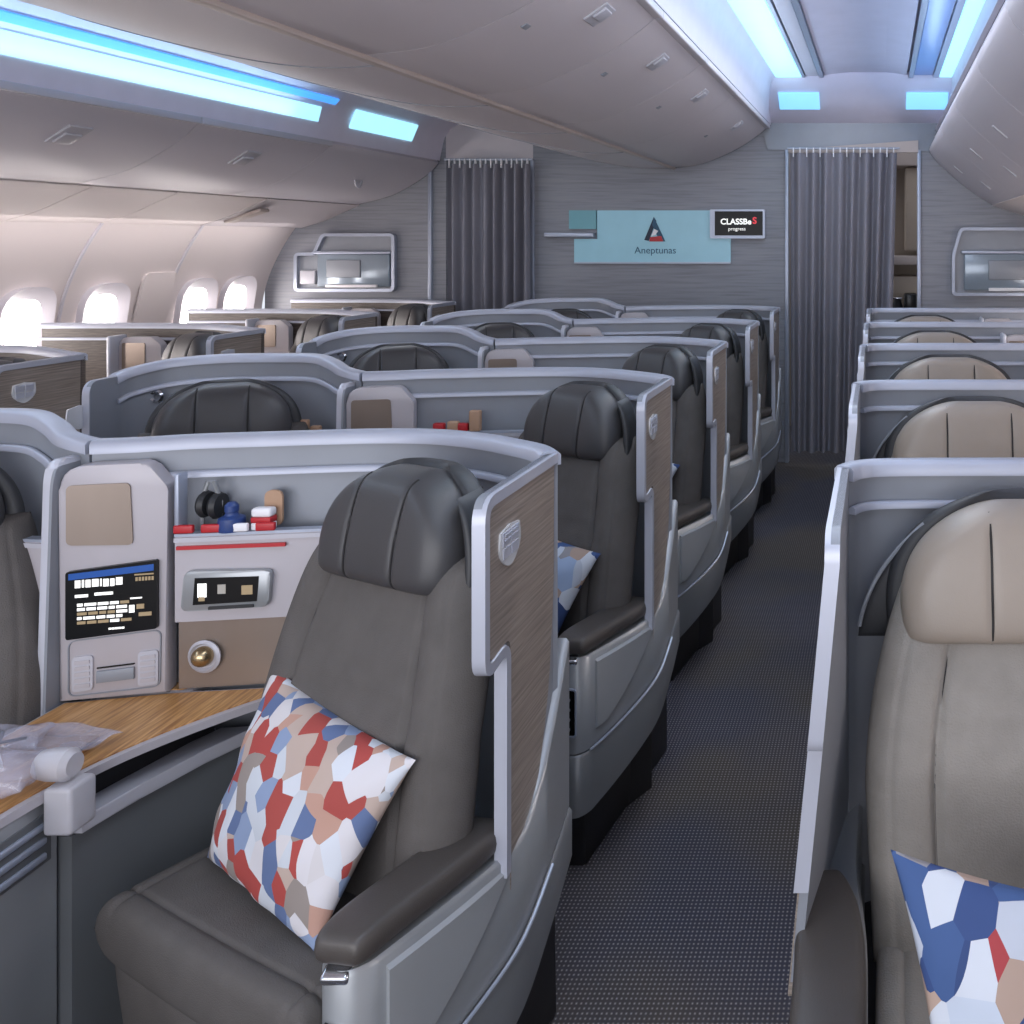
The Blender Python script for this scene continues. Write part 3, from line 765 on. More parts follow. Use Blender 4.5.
    if kind == 'R':
        def hm4(u, v):
            q = (v+1)/2; z = hb-.03+.225*q
            return Q(HW+.028+.042*u*(1-.5*q)-.115*q**2.2, fz(1.08)-.035, z)
        w_ = MB().soft(hm4, nf, .012, .012, 20, 24, 3, 4).build('side_wing', M['hood'], t, 60)
        b = MB(); b.tube([hm4(1, -1+2*k/20)+nf*.01 for k in range(2, 20)], .004, 6); b.build('wing_rim', M['shell'], w_)
    if kind == 'C' and m == 1:
        na = (Q(1, 0, 0)-Q(0, 0, 0))
        MB().soft(hm3, na, .016, .016, 16, 20, 3, 4).build('side_wing', M['hood'], t, 60)
    # seat cushion: rounded block
    cw, cf0, cf1 = (.300, -.07, .268) if kind == 'C' else (.30, -.06, .34)
    def cm(u, v):
        f = cf0+(cf1-cf0)*(v+1)/2
        w = cw*(1-.01*(1-v))
        return Q(w*u, f, .455+.012*u*u)
    def cg(u, v):
        g = .006*math.exp(-((u-.84)/.018)**2)+.006*math.exp(-((u+.84)/.018)**2)+.006*math.exp(-((v-.72)/.025)**2)
        g -= .012*math.cos(u*1.4)*math.cos(v*1.3); return g
    MB().soft(cm, nu_, .056, .06, 70, 60, 22, 24, cg).build('seat_cushion', M[U], t, 60)
    def lm(u, v):
        z = .285+.165*v
        return Q(cw*u*.985, cf1-.055-.02*(1-v), z)
    MB().soft(lm, nf, .055, .05, 36, 26, 10, 8).build('leg_rest', M[U], t, 60)
    # frame below
    b = MB(); b.prism([(-.25, -.2), (.25, -.2), (.25, .16), (-.25, .16)], 'z', .0, .36, fn=lambda p, q, a: Q(p, q, a)); b.build('seat_base', M['plinth'], t)
    # aisle-side pod
    if kind == 'C':
        path = [(-.012, .05), (-.014, -.08), (-.010, -.22), (.018, -.32), (.058, -.42), (.092, -.495), (.108, -.526), (.134, -.545), (.166, -.54), (.186, -.515), (.188, -.48), (.165, -.40), (.13, -.31), (.05, -.24), (.02, -.2), (.008, -.06), (.006, .05)]
    else:
        path = [(.0, .10), (-.02, -.1), (-.045, -.24), (-.052, -.34), (-.052, -.50), (-.05, -.62), (-.035, -.66), (-.005, -.675), (.035, -.665), (.055, -.63), (.058, -.5), (.055, -.36), (.04, -.2), (.04, -.08), (.04, .0), (.04, .10)]
    PZ = path
    def zlow(v): q = max(0, min(1, (v+.57)/.72)); return .165+.27*q**1.15
    def zmid(v): q = max(0, min(1, (v+.57)/.72)); return .335+.20*q**1.3
    def loft(name, z0f, z1f, mt, outs=0, parent=t, bevel=0):
        b = MB(); n_ = len(PZ); cx_ = sum(p[0] for p in PZ)/n_; rows = []
        sm = smoothpath([(p[0], p[1], 0) for p in PZ], 4)
        cols = []
        for i, p in enumerate(sm):
            a = sm[max(i-1, 0)]; c_ = sm[min(i+1, len(sm)-1)]; d = (c_-a).normalized(); nn = Vector((-d.y, d.x, 0))*-1
            # outward: away from the middle line
            q = p+nn*0
            o2 = Vector((-d.y, d.x, 0))
            cols.append((p, o2))
        cen = Vector((.10 if kind == 'C' else .0, -.25, 0))
        B_, T_, T2 = [], [], []
        for p, o2 in cols:
            if o2.dot(p-cen) < 0: o2 = -o2
            q = p+o2*outs
            B_.append(b.b.verts.new(L(q.x, q.y, z0f(p.y)))); T_.append(b.b.verts.new(L(q.x, q.y, z1f(p.y)-.008)))
            q2 = p+o2*(outs-.006); T2.append(b.b.verts.new(L(q2.x, q2.y, z1f(p.y))))
        k = len(B_)
        for i in range(k):
            j = (i+1) % k; b.face([B_[i], B_[j], T_[j], T_[i]]); b.face([T_[i], T_[j], T2[j], T2[i]])
        b.face(B_[::-1]); b.face(T2)
        bmesh.ops.triangulate(b.b, faces=[f for f in b.b.faces if len(f.verts) > 4])
        return b.build(name, M[mt], parent, 45)
    ztop = .592 if kind == 'C' else .60
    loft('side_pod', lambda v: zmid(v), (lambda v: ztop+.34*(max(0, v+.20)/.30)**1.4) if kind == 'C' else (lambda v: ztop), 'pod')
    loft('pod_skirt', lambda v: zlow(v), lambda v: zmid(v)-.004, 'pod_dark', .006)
    # inset panel on the aisle side of the pod
    if kind == 'C':
        sm = smoothpath([(p[0], p[1], 0) for p in path[2:7]], 8)
        sm = [p for p in sm if -.505 < p.y < -.262]
        b = MB(); rows = []
        for p in sm:
            q = (p.y+.505)/.245
            zb = max(.385+.015*0, .385+.20*max(0, q-.12)**1.25); zt_ = .572
            o2 = Vector((-.92, -.38, 0)).normalized()
            rows.append([b.b.verts.new(L(p.x+o2.x*e, p.y+o2.y*e, z)) for e, z in ((.0, zb), (.007, zb+.006), (.007, zt_-.006), (.0, zt_))])
        for i in range(len(rows)-1):
            for j in range(3): b.face([rows[i][j], rows[i+1][j], rows[i+1][j+1], rows[i][j+1]])
        b.face(rows[0]); b.face(rows[-1][::-1]); b.build('pod_panel', M['pod_panel'], t, 40)
        # highlight sill under the panel
        b = MB(); b.tube([L(p.x-.008, p.y-.003, zmid(p.y)+.002) for p in smoothpath([(q[0], q[1], 0) for q in path[1:7]], 4)], .0035, 6); b.build('pod_sill', M['wallt'], t)
        # control recess and latch on the pod front
        b = MB(); b.prism(roundpoly([(-.019, -.07), (.019, -.07), (.019, .05), (-.019, .055)], .008), 'y', -.004, .01, fn=lambda p, q, a: L(.152-p+.0, -.548+a-.0, .46+q)); c_ = b.build('control_panel', M['black'], t)
        b = MB()
        for k in range(4): b.lathe([(.006, -.003), (.006, .0), (.004, .001)], L(.152, -.553, .485-.026*k), 10, 'y')
        b.build('button', M['shell'], c_)
        b = MB(); b.sweep([L(.152-p, -.553, .46+q) for p, q in roundpoly([(-.021, -.072), (.021, -.072), (.021, .052), (-.021, .057)], .008)], [(-.002, -.003), (.002, -.003), (.002, .003), (-.002, .003)], closed=True, up=Vector((0, 1, 0))); b.build('control_frame', M['wallt'], t)
        b = MB(); b.box(-.022, .022, -.014, .014, -.010, .008, .006, Matrix.Translation(L(.152, -.535, .585)) @ Matrix.Rotation(math.radians(25), 4, 'X')); b.build('release_latch', M['chrome'], t)
    # armrest pad
    if kind == 'C':
        cl = [(.150, -.548), (.140, -.49), (.115, -.42), (.083, -.34), (.063, -.28), (.052, -.225)]; wd = .050; za = .640
    else:
        cl = [(.005, -.70), (.004, -.58), (.002, -.46), (-.005, -.36), (-.015, -.29), (-.02, -.25)]; wd = .054; za = .636
    cs_ = smoothpath([(a, b_, 0) for a, b_ in cl], 6)
    def am(u, v):
        k = (v+1)/2*(len(cs_)-1); i = min(int(k), len(cs_)-2); p = cs_[i].lerp(cs_[i+1], k-i)
        d = (cs_[min(i+1, len(cs_)-1)]-cs_[max(i-1, 0)]).normalized(); nn = Vector((-d.y, d.x, 0))
        w = wd*(1-.35*abs(v)**6*(v < 0))
        if kind == 'R': w *= (1-.55*max(0, v)**2)
        q = p+nn*u*w
        return L(q.x, q.y, za-.018)
    MB().soft(am, nu_, .024, .024, 24, 40, 8, 14).build('armrest', M['arm'], t, 60)
    # plinth on the floor
    if kind == 'C':
        b = MB(); b.prism([(-.48, 0), (-.50, .19), (.08, .43), (.10, .43), (.12, 0)], 'x', .035, .24, fn=lambda p, q, a: L(a+(.09 if p < -.3 and a < .1 else 0), p, q), bev=.01)
    else:
        b = MB(); b.prism([(-.56, 0), (-.58, .19), (.0, .40), (.02, .40), (.04, 0)], 'x', -.02, .10, fn=lambda p, q, a: L(a, p, q), bev=.01)
    b.build('floor_plinth', M['plinth'], t)
    return t

# ---------------------------------------------------------------- consoles
def make_console():
    # between the two centre seats; origin on the floor at x = -1.64 on the row line
    t = empty('center_console', (0, 0, 0))
    tilt = math.radians(13)
    TM = Matrix.Translation((0, .065, 0)) @ Matrix.Rotation(tilt, 4, 'Z')
    def tf(p, q, a): return TM @ Vector((p, a, q))
    ol = roundpoly([(-.107, .722), (.096, .722), (.096, 1.168), (.056, 1.222), (-.107, 1.222)], [.0, 0, .01, .012, .05])
    MB().prism(ol, 'y', 0, .045, fn=tf, bev=.006).build('tower', M['white'], t)
    cv = roundpoly([(-.092, 1.055), (.032, 1.048), (.026, 1.182), (-.092, 1.182)], .012)
    MB().prism(cv, 'y', -.004, .002, fn=tf).build('recess_plate', M['beige'], t)
    mo = empty('t', (0, 0, 0)); bpy.data.objects.remove(mo)
    scr = MB().prism(roundpoly([(-.090, .856), (.080, .866), (.080, 1.014), (-.090, 1.000)], .006), 'y', -.010, .0, fn=tf).build('monitor', M['glass'], t)
    MB().prism([(-.084, .983), (.074, .992), (.074, 1.006), (-.084, .996)], 'y', -.011, -.009, fn=tf).build('title_bar', M['scr_blue'], scr)
    rr = random.Random(3)
    b = MB(); b2 = MB(); b3 = MB()
    def bar(bb, x, z, w, h): bb.prism([(x, z), (x+w, z), (x+w, z+h), (x, z+h)], 'y', -.0112, -.0095, fn=tf)
    x = -.072
    for w in (.010, .004, .009, .012, .003, .010, .008, .012): bar(b, x, .966+rr.uniform(-.001, .001), w, .016); x += w+.0028
    for k in range(6): bar(b3, .040+k*.006, .972, .004, .008)
    bar(b3, .038, .984, .036, .003)
    bar(b, -.072, .945, .024, .006); bar(b, -.036, .947, .034, .006)
    for r_ in range(5):
        x = -.068
        while x < .015: w = rr.uniform(.006, .022); bar(b if rr.random() < .75 else b3, x, .926-r_*.0095, w, .006); x += w+.003
    bar(b, .028, .905, .010, .016); bar(b3, .042, .912, .014, .010); bar(b3, .046, .896, .024, .008); bar(b, .030, .934, .022, .003)
    for k in range(5): bar(b, -.010+k*.006, .872, .005, .004)
    b.build('screen_text', M['scr_white'], scr); b3.build('screen_detail', M['scr_tan'], scr); b2.b.free()
    # keypads and slot below the screen
    MB().sweep([tf(p, q, -.001) for p, q in roundpoly([(-.088, .733), (.082, .738), (.084, .86), (-.088, .85)], .015)], [(-.001, -.002), (.001, -.002), (.001, .002), (-.001, .002)], closed=True, up=Vector((0, 1, 0))).build('faceplate_groove', M['shell'], t)
    for sx, nm in ((-.062, 'keypad'), (.060, 'keypad')):
        kp = MB().prism(roundpoly([(sx-.019, .742), (sx+.019, .744), (sx+.019, .818), (sx-.019, .816)], .008), 'y', -.004, 0, fn=tf).build(nm, M['shell_light'], t)
        b = MB()
        for k in range(5): b.prism(roundpoly([(sx-.014, .750+k*.0125), (sx+.014, .751+k*.0125), (sx+.014, .759+k*.0125), (sx-.014, .758+k*.0125)], .002), 'y', -.006, -.003, fn=tf)
        b.build('key', M['white'], kp)
    MB().prism([(-.036, .787), (.034, .79), (.034, .793), (-.036, .79)], 'y', -.003, 0, fn=tf).build('slot', M['black'], t)
    MB().prism([(-.036, .757), (.034, .76), (.034, .785), (-.036, .782)], 'y', -.006, 0, fn=tf, bev=.001).build('tray_latch', M['shell'], t)
    # spine frame on the left of the tower
    sp = roundpoly([(.01, .60), (.12, .60), (.12, 1.235), (.045, 1.235), (.035, 1.20)], [.0, 0, 0, .03, .03])
    MB().prism(sp, 'x', -.132, -.108, bev=.006).build('spine', M['spine'], t)
    MB().prism([(p*.92-.004, q-.012) for p, q in sp], 'x', -.112, -.106).build('spine_groove', M['shell'], t)
    # right and left side walls
    for sg, nm in ((1, 'r'), (-1, 'l')):
        base = [(.105, .092), (.19, .103), (.29, .118), (.39, .133), (.50, .143)] if sg == 1 else [(-.13, .06), (-.145, .055), (-.16, .055), (-.18, .058), (-.20, .06)]
        pt = smoothpath([(a, b_, 0) for a, b_ in base], 5)
        def wallb(name, z0, z1, o0, o1, mt, x0=None, x1=None):
            b = MB(); R = []
            for p in pt:
                if x0 is not None and not (x0 <= p.x <= x1): continue
                R.append([b.b.verts.new(Vector((p.x, p.y+o, z))) for o, z in ((o0, z0), (o1, z0), (o1, z1), (o0, z1))])
            for i in range(len(R)-1):
                for j in range(4): b.face([R[i][j], R[i+1][j], R[i+1][(j+1) % 4], R[i][(j+1) % 4]])
            b.face(R[0]); b.face(R[-1][::-1]); return b.build(name, M[mt], t, 40)
        wallb('side_wall', .872, 1.058, 0, .018, 'white')
        wallb('lower_side_wall', .722, .870, .012, .024, 'beige')
        wallb('storage_shelf', 1.058, 1.064, -.002, .022, 'wallt')
        wallb('shelf_lip', 1.046, 1.056, -.004, .0, 'shell_light')
    # control box
    ang = math.radians(8)
    BM = Matrix.Translation((.212, .102, .942)) @ Matrix.Rotation(ang, 4, 'Z')
    cb = MB().prism(roundpoly([(-.088, -.042), (.088, -.040), (.094, .040), (-.080, .045)], .014), 'y', -.012, .004, fn=lambda p, q, a: BM @ Vector((p, a, q)), bev=.003).build('control_box', M['pod'], t)
    MB().prism([(-.062, -.028), (.066, -.026), (.070, .028), (-.058, .030)], 'y', -.014, -.010, fn=lambda p, q, a: BM @ Vector((p, a, q))).build('display', M['glass'], cb)
    for (x, z, w, h, mm) in ((-.052, -.012, .018, .030, 'scr_white'), (-.050, -.020, .012, .010, 'scr_tan'), (-.012, -.006, .016, .020, 'scr_dim'), (.036, -.010, .022, .020, 'scr_tan')):
        MB().prism([(x, z), (x+w, z), (x+w, z+h), (x, z+h)], 'y', -.0150, -.0138, fn=lambda p, q, a: BM @ Vector((p, a, q))).build('display_icon', M[mm], cb)
    MB().prism([(-.03, -.039), (.06, -.038), (.06, -.032), (-.03, -.033)], 'y', -.017, -.011, fn=lambda p, q, a: BM @ Vector((p, a, q))).build('remote_handle', M['dark'], cb)
    # reading lamp
    MB().lathe([(.034, 0), (.036, -.006), (.030, -.010), (.026, -.004)], (.160, .110, .792), 24, 'y').build('lamp_ring', M['shell_light'], t)
    lm_ = MB(); bmesh.ops.create_icosphere(lm_.b, subdivisions=3, radius=.022, matrix=Matrix.Translation((.160, .100, .794))); lm_.build('lamp_bulb', M['brass'], t)
    # table
    tab = [(-.105, .055), (.10, .100), (.20, .112), (.335, .128), (.335, .085), (.29, .03), (.225, -.07), (.175, -.17), (.145, -.30), (.132, -.55), (.132, -1.0), (-.105, -1.0)]
    tb = roundpoly(tab, [0, 0, 0, .005, .02, .1, .15, .15, .15, .1, .02, .02], 4)
    MB().prism(tb, 'z', .700, .716, bev=.003).build('table_edge', M['white'], t)
    c0 = Vector((.06, -.2))
    ins = [(-.095, .045), (.10, .090), (.20, .103), (.32, .118), (.318, .090), (.275, .035), (.212, -.06), (.160, -.17), (.130, -.30), (.117, -.55), (.117, -.99), (-.095, -.99)]
    MB().prism(roundpoly(ins, [0, 0, 0, .005, .02, .1, .15, .15, .15, .1, .02, .02], 4), 'z', .712, .7185).build('table_top', M['wood'], t)
    # base: recessed dark band, ledge, lower side wall, near storage box
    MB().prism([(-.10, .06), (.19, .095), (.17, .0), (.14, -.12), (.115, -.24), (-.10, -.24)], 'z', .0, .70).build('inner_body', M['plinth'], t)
    led = [(.12, -.235), (.175, -.235), (.195, -.12), (.23, .0), (.28, .11), (.20, .10), (.12, -.10)]
    MB().prism(led, 'z', .612, .640, bev=.004).build('side_ledge', M['shell_light'], t)
    lo = [(.0, -.24), (.160, -.24), (.18, -.12), (.212, .0), (.262, .11), (.0, .08)]
    MB().prism(lo, 'z', .0, .611).build('lower_side_panel', M['dgrey'], t)
    nb = MB().box(-.10, .140, -1.0, -.245, 0, .699, .006).build('storage_unit', M['pod'], t)
    b = MB()
    for k, z in enumerate((.655, .628, .600)):
        b.box(.138, .147, -.96, -.275, z-.007, z+.006, .004)
    b.build('side_slat', M['wallt'], nb)
    MB().box(.137, .142, -.98, -.262, .585, .675, .002).build('slat_recess', M['dgrey'], nb)
    return t

# ---------------------------------------------------------------- build the rows
XC, XD, XR, XL = -.675, -2.49, -.076, -3.11
NR = 5
yr = [2.0+1.1*i for i in range(NR)]; yR = [1.88+1.1*i for i in range(NR)]; yL = [3.74+1.09*i for i in range(4)]
pathC = [(.006, -.015, 1.26), (.05, .045, 1.26), (.12, .10, 1.26), (.22, .165, 1.26), (.345, .215, 1.26), (.47, .225, 1.26), (.60, .21, 1.26), (.72, .19, 1.26), (.86, .165, 1.26), (.96, .13, 1.26), (1.048, .11, 1.26)]
pathD = [(0, .02, 1.262), (.02, .07, 1.28), (.10, .15, 1.30), (.25, .19, 1.31), (.42, .21, 1.31), (.56, .19, 1.31), (.64, .155, 1.295), (.70, .12, 1.275), (.765, .11, 1.26)]
pathR = [(.006, -.02, 1.26), (.032, .016, 1.26), (.09, .035, 1.26), (.25, .04, 1.26), (.5, .04, 1.26), (.8, .035, 1.26), (1.25, .03, 1.26)]
pathL = [(0, .0, 1.26), (.10, .06, 1.26), (.25, .16, 1.26), (.45, .27, 1.26), (.7, .32, 1.26), (1.0, .33, 1.26), (1.38, .33, 1.26)]
inC = dict(v1=-.37, v2=-.275, zn=.955, flare=0); inR = dict(v1=-.44, v2=-.40, zn=.93, flare=.05, zb=.70); inD = dict(v1=-.09, v2=-.06, zn=.955, flare=0)
order = ['nearest', 'second nearest', 'third nearest', 'fourth nearest', 'farthest']
def place(proto, x, ys, labels, cat, group):
    for i, y in enumerate(ys):
        o = proto if i == 0 else copy_tree(proto)
        o.location = (x, y, 0); tag(o, labels[i], cat, group)
place(make_shell(1, pathC, inC), XC, yr, ['%s wood-panelled seat shell on the right side of the centre block' % a for a in order], 'seat shell', 'shells on the right of the centre block')
place(make_shell(-1, pathD, inD, lamp=True), XD, yr, ['%s curved grey seat shell on the left side of the centre block' % a for a in order], 'seat shell', 'shells on the left of the centre block')
place(make_shell(-1, pathR, inR), XR, yR, ['%s straight-backed silver shell of the right-hand block, %s' % (a, b) for a, b in zip(order, ('cut by the right edge', 'just behind the big one', 'third back', 'fourth back', 'in front of the right bulkhead'))], 'seat shell', 'shells of the right-hand block')
place(make_shell(1, pathL, inC, wall_mat='walnut'), XL, yL, ['wood-panelled shell by the left windows, %s' % b for b in ('at the left edge with a shield badge', 'second from the camera', 'third from the camera', 'farthest, by the left curtain')], 'seat shell', 'shells by the left windows')

place(make_seat(1, 'C'), XC, yr, ['%s charcoal seat right in the centre block, %s' % (a, b) for a, b in zip(order, ('beside the wood table', 'showing only its aisle side', 'third down the aisle', 'fourth down the aisle', 'by the bulkhead'))], 'airline seat', 'seats on the right of the centre block')
place(make_seat(-1, 'C'), XD+.14, [y+.05 for y in yr], ['%s charcoal seat left in the centre block, %s' % (a, b) for a, b in zip(order, ('cut by the left edge', 'domed headrest above front shell', 'third back', 'fourth back', 'by the bulkhead'))], 'airline seat', 'seats on the left of the centre block')
for o in bpy.data.objects:
    if o.get('label', '').startswith('nearest charcoal seat left'): o.location = (XD+.17, yr[0]+.09, 0)
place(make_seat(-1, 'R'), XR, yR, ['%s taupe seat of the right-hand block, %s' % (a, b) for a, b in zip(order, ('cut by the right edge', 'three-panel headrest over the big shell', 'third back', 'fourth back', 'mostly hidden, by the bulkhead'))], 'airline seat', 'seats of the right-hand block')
place(make_seat(1, 'C'), XL, yL, ['charcoal seat by the left windows, mostly hidden, %s' % b for b in ('at the left edge', 'second from the camera', 'third from the camera', 'farthest')], 'airline seat', 'seats by the left windows')
place(make_console(), -1.64, yr, ['%s console between the centre seats, %s' % (a, b) for a, b in zip(order, ('with lit screen and wood table', 'its white tower above the front shell', 'third back', 'fourth back', 'by the bulkhead'))], 'console', 'consoles between the centre seats')

# side consoles beside the window seats
def make_side_console(m):
    t = empty('window_console', (0, 0, 0))
    MB().prism(roundpoly([(-.11, .0), (.11, .0), (.11, 1.16), (.06, 1.2), (-.11, 1.2)], [0, 0, .01, .01, .05]), 'y', .16, .21, bev=.006).build('tower', M['white'], t)
    MB().prism(roundpoly([(-.09, 1.03), (.03, 1.03), (.03, 1.17), (-.09, 1.17)], .01), 'y', .154, .162).build('recess_plate', M['beige'], t)
    MB().box(-.13, -.11, .10, .22, 0, 1.21, .008).build('spine', M['spine'], t)
    MB().box(-.10, .25, -.5, .16, .0, .68, .01).build('cabinet', M['pod'], t)
    MB().box(-.11, .26, -.51, .155, .681, .70, .004).build('table_top', M['wood'], t)
    MB().box(.11, .24, .15, .2, .70, 1.0, .006).build('side_wall', M['white'], t)
    return t
place(make_side_console(1), XL-.78, [y+.06 for y in yL], ['window side console with pale tower by the left windows, %s' % b for b in ('at the left edge', 'second from the camera', 'third from the camera', 'farthest')], 'console', 'consoles by the left windows')
place(make_side_console(-1), .78, [y-.19 for y in yR], ['window side console on the right, %s' % b for b in ('hidden beyond the right edge', 'second back', 'third back', 'fourth back', 'by the bulkhead')], 'console', 'consoles of the right-hand block')

# ---------------------------------------------------------------- pillows
def make_pillow(c, label, pm, T=.068, group=None):
    # c: bottom-left, bottom-right, top-right, top-left corners in world space
    bl, br, tr, tl = [Vector(p) for p in c]
    org = (bl+br)/2
    n_ = (br-bl).cross(tl-bl).normalized()
    if n_.y > 0: n_ = -n_
    def mid(u, v):
        uu = u*(1-.075*(1-v*v)); vv = v*(1-.075*(1-u*u))
        a, b_ = (uu+1)/2, (vv+1)/2
        p = bl*(1-a)*(1-b_)+br*a*(1-b_)+tr*a*b_+tl*(1-a)*b_
        return p-org
    def gr(u, v): return .004*math.sin(5*u+3*v)*math.sin(4*v-2*u)+.003*math.sin(13*u-9*v)*max(abs(u), abs(v))**3
    b = MB().soft(mid, n_, T, T*.8, 40, 40, 2.2, 2.2, gr)
    o = b.build('pillow', pm, None, 80); o.location = org
    return tag(o, label, 'pillow', group)
cp = [(-1.285, 1.835, .525), (-.938, 1.592, .525), (-.802, 1.66, .805), (-1.20, 1.905, .86)]
for i in range(4):
    d = Vector((0, 1.1*i, 0))
    if i == 0:
        p0 = make_pillow(cp, 'patchwork pillow in red, white and blue leaning on the nearest charcoal seat', PIL[0], group='patchwork pillows')
    elif i == 1:
        p1 = make_pillow([Vector(q)+d for q in cp], 'blue and white patchwork pillow peeking past the nearest wood side panel', PIL[1], group='patchwork pillows')
    else:
        q = p1.copy(); C.objects.link(q); q.location = p1.location+Vector((0, 1.1*(i-1), 0))
        tag(q, 'pale pillow on the %s charcoal seat along the right aisle' % ('third' if i == 2 else 'fourth'))
make_pillow([(.085, 1.23, .50), (.47, 1.17, .44), (.41, 1.33, .775), (.015, 1.38, .828)], 'blue star-like patchwork pillow on the nearest taupe seat at the right edge', PIL[1], .05, 'patchwork pillows')

# ---------------------------------------------------------------- small things on the front console
X0, YY = -1.64, 2.0
t = empty('headset_pack', (-1.60, 1.72, .72), 'headset sealed in a cloudy clear plastic bag on the wood table', 'headset pack')
def bag(cx, cy, cz, w, l, T, ang, name, m, par):
    R = Matrix.Rotation(ang, 4, 'Z')
    def mid(u, v):
        p = R @ Vector((w*u*(1-.05*math.cos(3*v)), l*v, .006*math.sin(4*u)*math.cos(5*v)))
        return Vector((cx, cy, cz))+p
    def g(u, v): return .004*math.sin(5*u+2*v)*math.cos(4*v+u)
    return MB().soft(mid, Vector((0, 0, 1)), T, T*.6, 34, 30, 4, 3, g).build(name, m, par, 80)
bag(0, -.02, .032, .105, .06, .038, .15, 'bag', M['film'], t)
b = MB(); b.tube([(-.07, -.02, .03), (-.04, .01, .05), (0, .015, .055), (.03, -.01, .045)], .008, 8); b.build('headband', M['wht'], t)
b = MB()
for x, y in ((-.075, -.045), (-.035, -.05), (.03, -.03)):
    bmesh.ops.create_icosphere(b.b, subdivisions=2, radius=.014, matrix=Matrix.Translation((x, y, .048)))
b.build('ear_pad', M['tan'], t)
t = empty('amenity_pack', (-1.585, 1.86, .72), 'flat clear sleeve with beige card behind the headset bag', 'packet')
bag(0, 0, .016, .085, .05, .012, -.2, 'sleeve', M['film'], t)
MB().box(-.06, .05, -.03, .03, .006, .010, .001).build('card', M['tan'], t)
o = bag(0, 0, 0, .07, .05, .022, .4, 'cable_bag', M['film'], None); o.location = (-1.67, 1.82, .75); tag(o, 'crumpled clear bag with a cable beside the screen tower', 'bag')
tb_ = MB().tube([(-.05, 0, 0), (-.03, .03, .012), (.0, .01, .016), (.02, -.02, .012), (.045, .01, .006)], .003, 6).build('cable', M['dark'], o)
t = empty('frosted_cup', (-1.468, 1.745, .642), 'frosted translucent square cup on the silver ledge below the table', 'cup')
MB().box(-.022, .030, -.038, .022, 0, .085, .008).build('cup_body', M['frost'], t)
MB().lathe([(.024, -.03), (.028, -.01), (.028, .02), (.02, .03)], (-.015, -.01, .115), 20, 'x').build('roll', M['frost'], t)

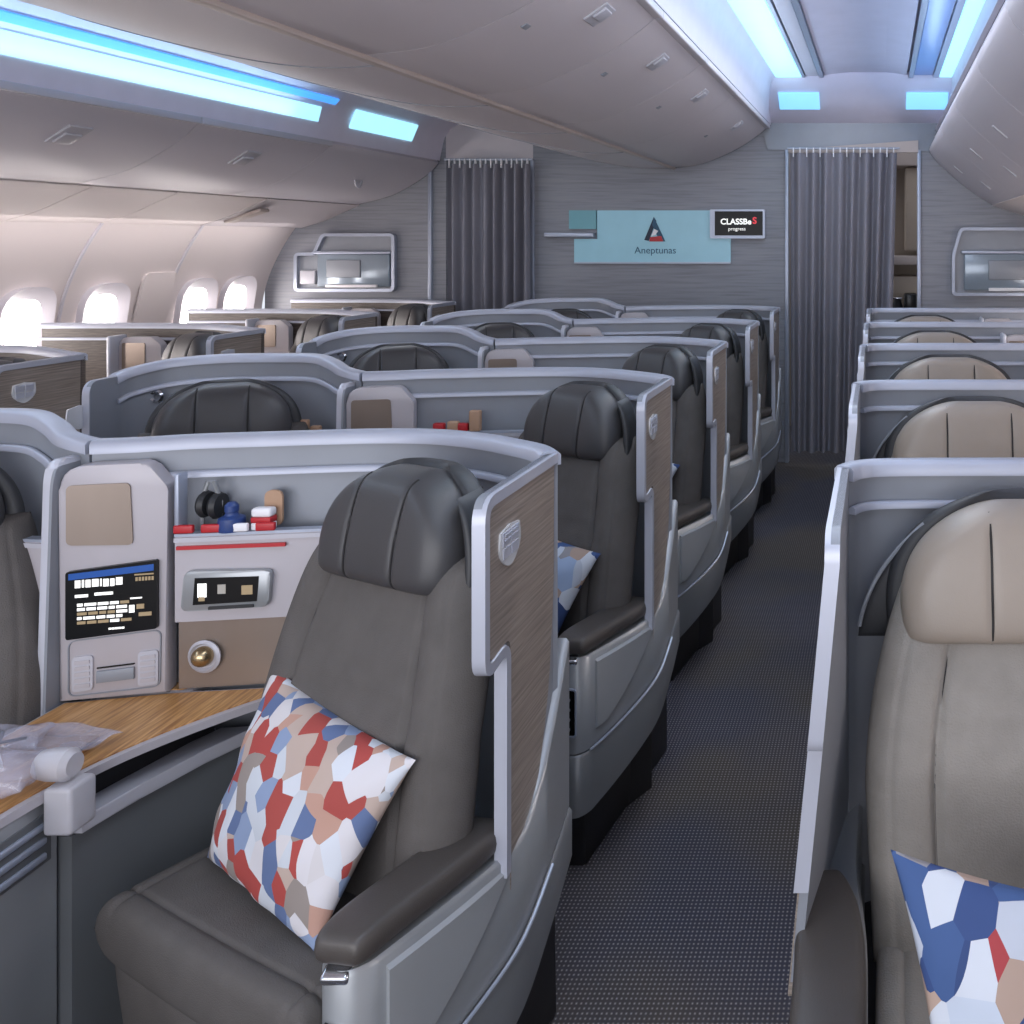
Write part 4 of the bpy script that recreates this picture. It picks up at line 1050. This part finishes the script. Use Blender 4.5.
def niche(i, full):
    y = yr[i]
    where = 'in the nearest console shelf' if i == 0 else 'in the second console shelf' if i == 1 else 'in the third console shelf'
    z = 1.0645
    def ny(x): # shelf front line
        x -= X0
        return y+.095+(x-.105)*.125
    def P(x, dy=.012): return (x, ny(x)+dy, z)
    if full:
        t = empty('headphones', P(-1.495, .03), 'dark headphones standing %s, next to the tower' % where, 'headphones')
        MB().lathe([(.012, -.006), (.026, -.006), (.03, 0), (.026, .01), (.010, .012)], (0, 0, .055), 18, 'x').build('ear_cup', M['dark'], t)
        MB().lathe([(.012, -.006), (.026, -.006), (.03, 0), (.026, .01), (.010, .012)], (.026, .0, .052), 18, 'x').build('ear_cup', M['dark'], t)
        b = MB(); b.tube([(-.006, 0, 0), (-.008, 0, .06), (.005, 0, .105), (.02, 0, .105), (.034, 0, .06), (.03, 0, 0)], .005, 8); b.build('headband', M['pod'], t)
        o = MB().box(-.005, .005, -.01, .02, -.01, .12, .003).build('shelf_post', M['wallt']); o.location = (-1.53, ny(-1.53)+.003, z+.011); tag(o, 'slim silver post at the left end of the nearest console shelf', 'post')
        t = empty('blue_bottle', P(-1.43), 'small navy bottle with a round cap %s' % where, 'bottle')
        MB().lathe([(.0, 0), (.026, .0), (.028, .006), (.026, .028), (.014, .034), (.012, .04)], (0, 0, 0), 18).build('bottle_body', M['blue'], t)
        MB().lathe([(.012, .04), (.014, .042), (.014, .055), (.008, .062)], (0, 0, 0), 16).build('cap', M['blue'], t)
        t = empty('striped_tin', P(-1.365), 'red and white striped tin %s' % where, 'tin')
        MB().box(-.022, .022, -.012, .014, 0, .016, .003).build('white_band', M['wht'], t)
        MB().box(-.022, .022, -.012, .014, .016, .028, .002).build('red_band', M['red'], t)
        MB().box(-.022, .022, -.012, .014, .028, .048, .006).build('lid', M['wht'], t)
        o = MB().prism(roundpoly([(-.02, 0), (.02, 0), (.02, .08), (-.02, .08)], .018), 'y', 0, .006).build('tan_tag', M['tan']); o.location = P(-1.358, .034); tag(o, 'rounded tan card standing behind the striped tin', 'card')
        for k in range(4):
            x = -1.515+k*.055
            o = MB().box(-.02, .02, -.005, .005, -.009, .009, .003, Matrix.Rotation(.12, 4, 'Z')).build('snack_bar', M['red' if k != 2 else 'wht']); o.location = (x, ny(x)-.006, z+.0105)
            tag(o, ['flat red wrapper at the left end of the console shelf front', 'flat red wrapper in front of the navy bottle', 'flat white wrapper between the red ones', 'flat red wrapper in front of the striped tin'][k], 'wrapper')
        o = MB().sweep([(x, ny(x)-.001-.004, .0) for x in (-1.53, -1.48, -1.42, -1.36, -1.31)], [(-.003, -.004), (.003, -.004), (.003, .004), (-.003, .004)]).build('red_strip', M['red']); o.location = (0, 0, 1.034); tag(o, 'thin red strip under the nearest console shelf', 'strip')
    else:
        for k, (x, mm, h) in enumerate(((-1.475, 'red', .03), (-1.43, 'tan', .035), (-1.40, 'red', .028), (-1.36, 'tan', .07))):
            o = MB().box(-.018, .018, -.012, .012, 0, h, .005).build('snack_pack', M[mm]); o.location = P(x, .014)
            tag(o, '%s snack pack %s, %s' % ({'red': 'red', 'tan': 'tan'}[mm], where, ('leftmost', 'second from left', 'third from left', 'tall one at the right')[k]), 'snack pack', 'snacks on the console shelves')
niche(0, True); niche(1, False); niche(2, False)
for i in (1, 2):
    for k, x in enumerate((-1.86, -1.90)):
        o = MB().box(-.016, .016, -.01, .01, 0, .03+.02*k, .005).build('snack_pack', M['tan']); o.location = (x, yr[i]+.07, 1.0645)
        tag(o, 'tan snack pack left of the %s console tower, %s' % (('second', 'third')[i-1], ('nearer the tower', 'farther from the tower')[k]), 'snack pack', 'snacks on the console shelves')
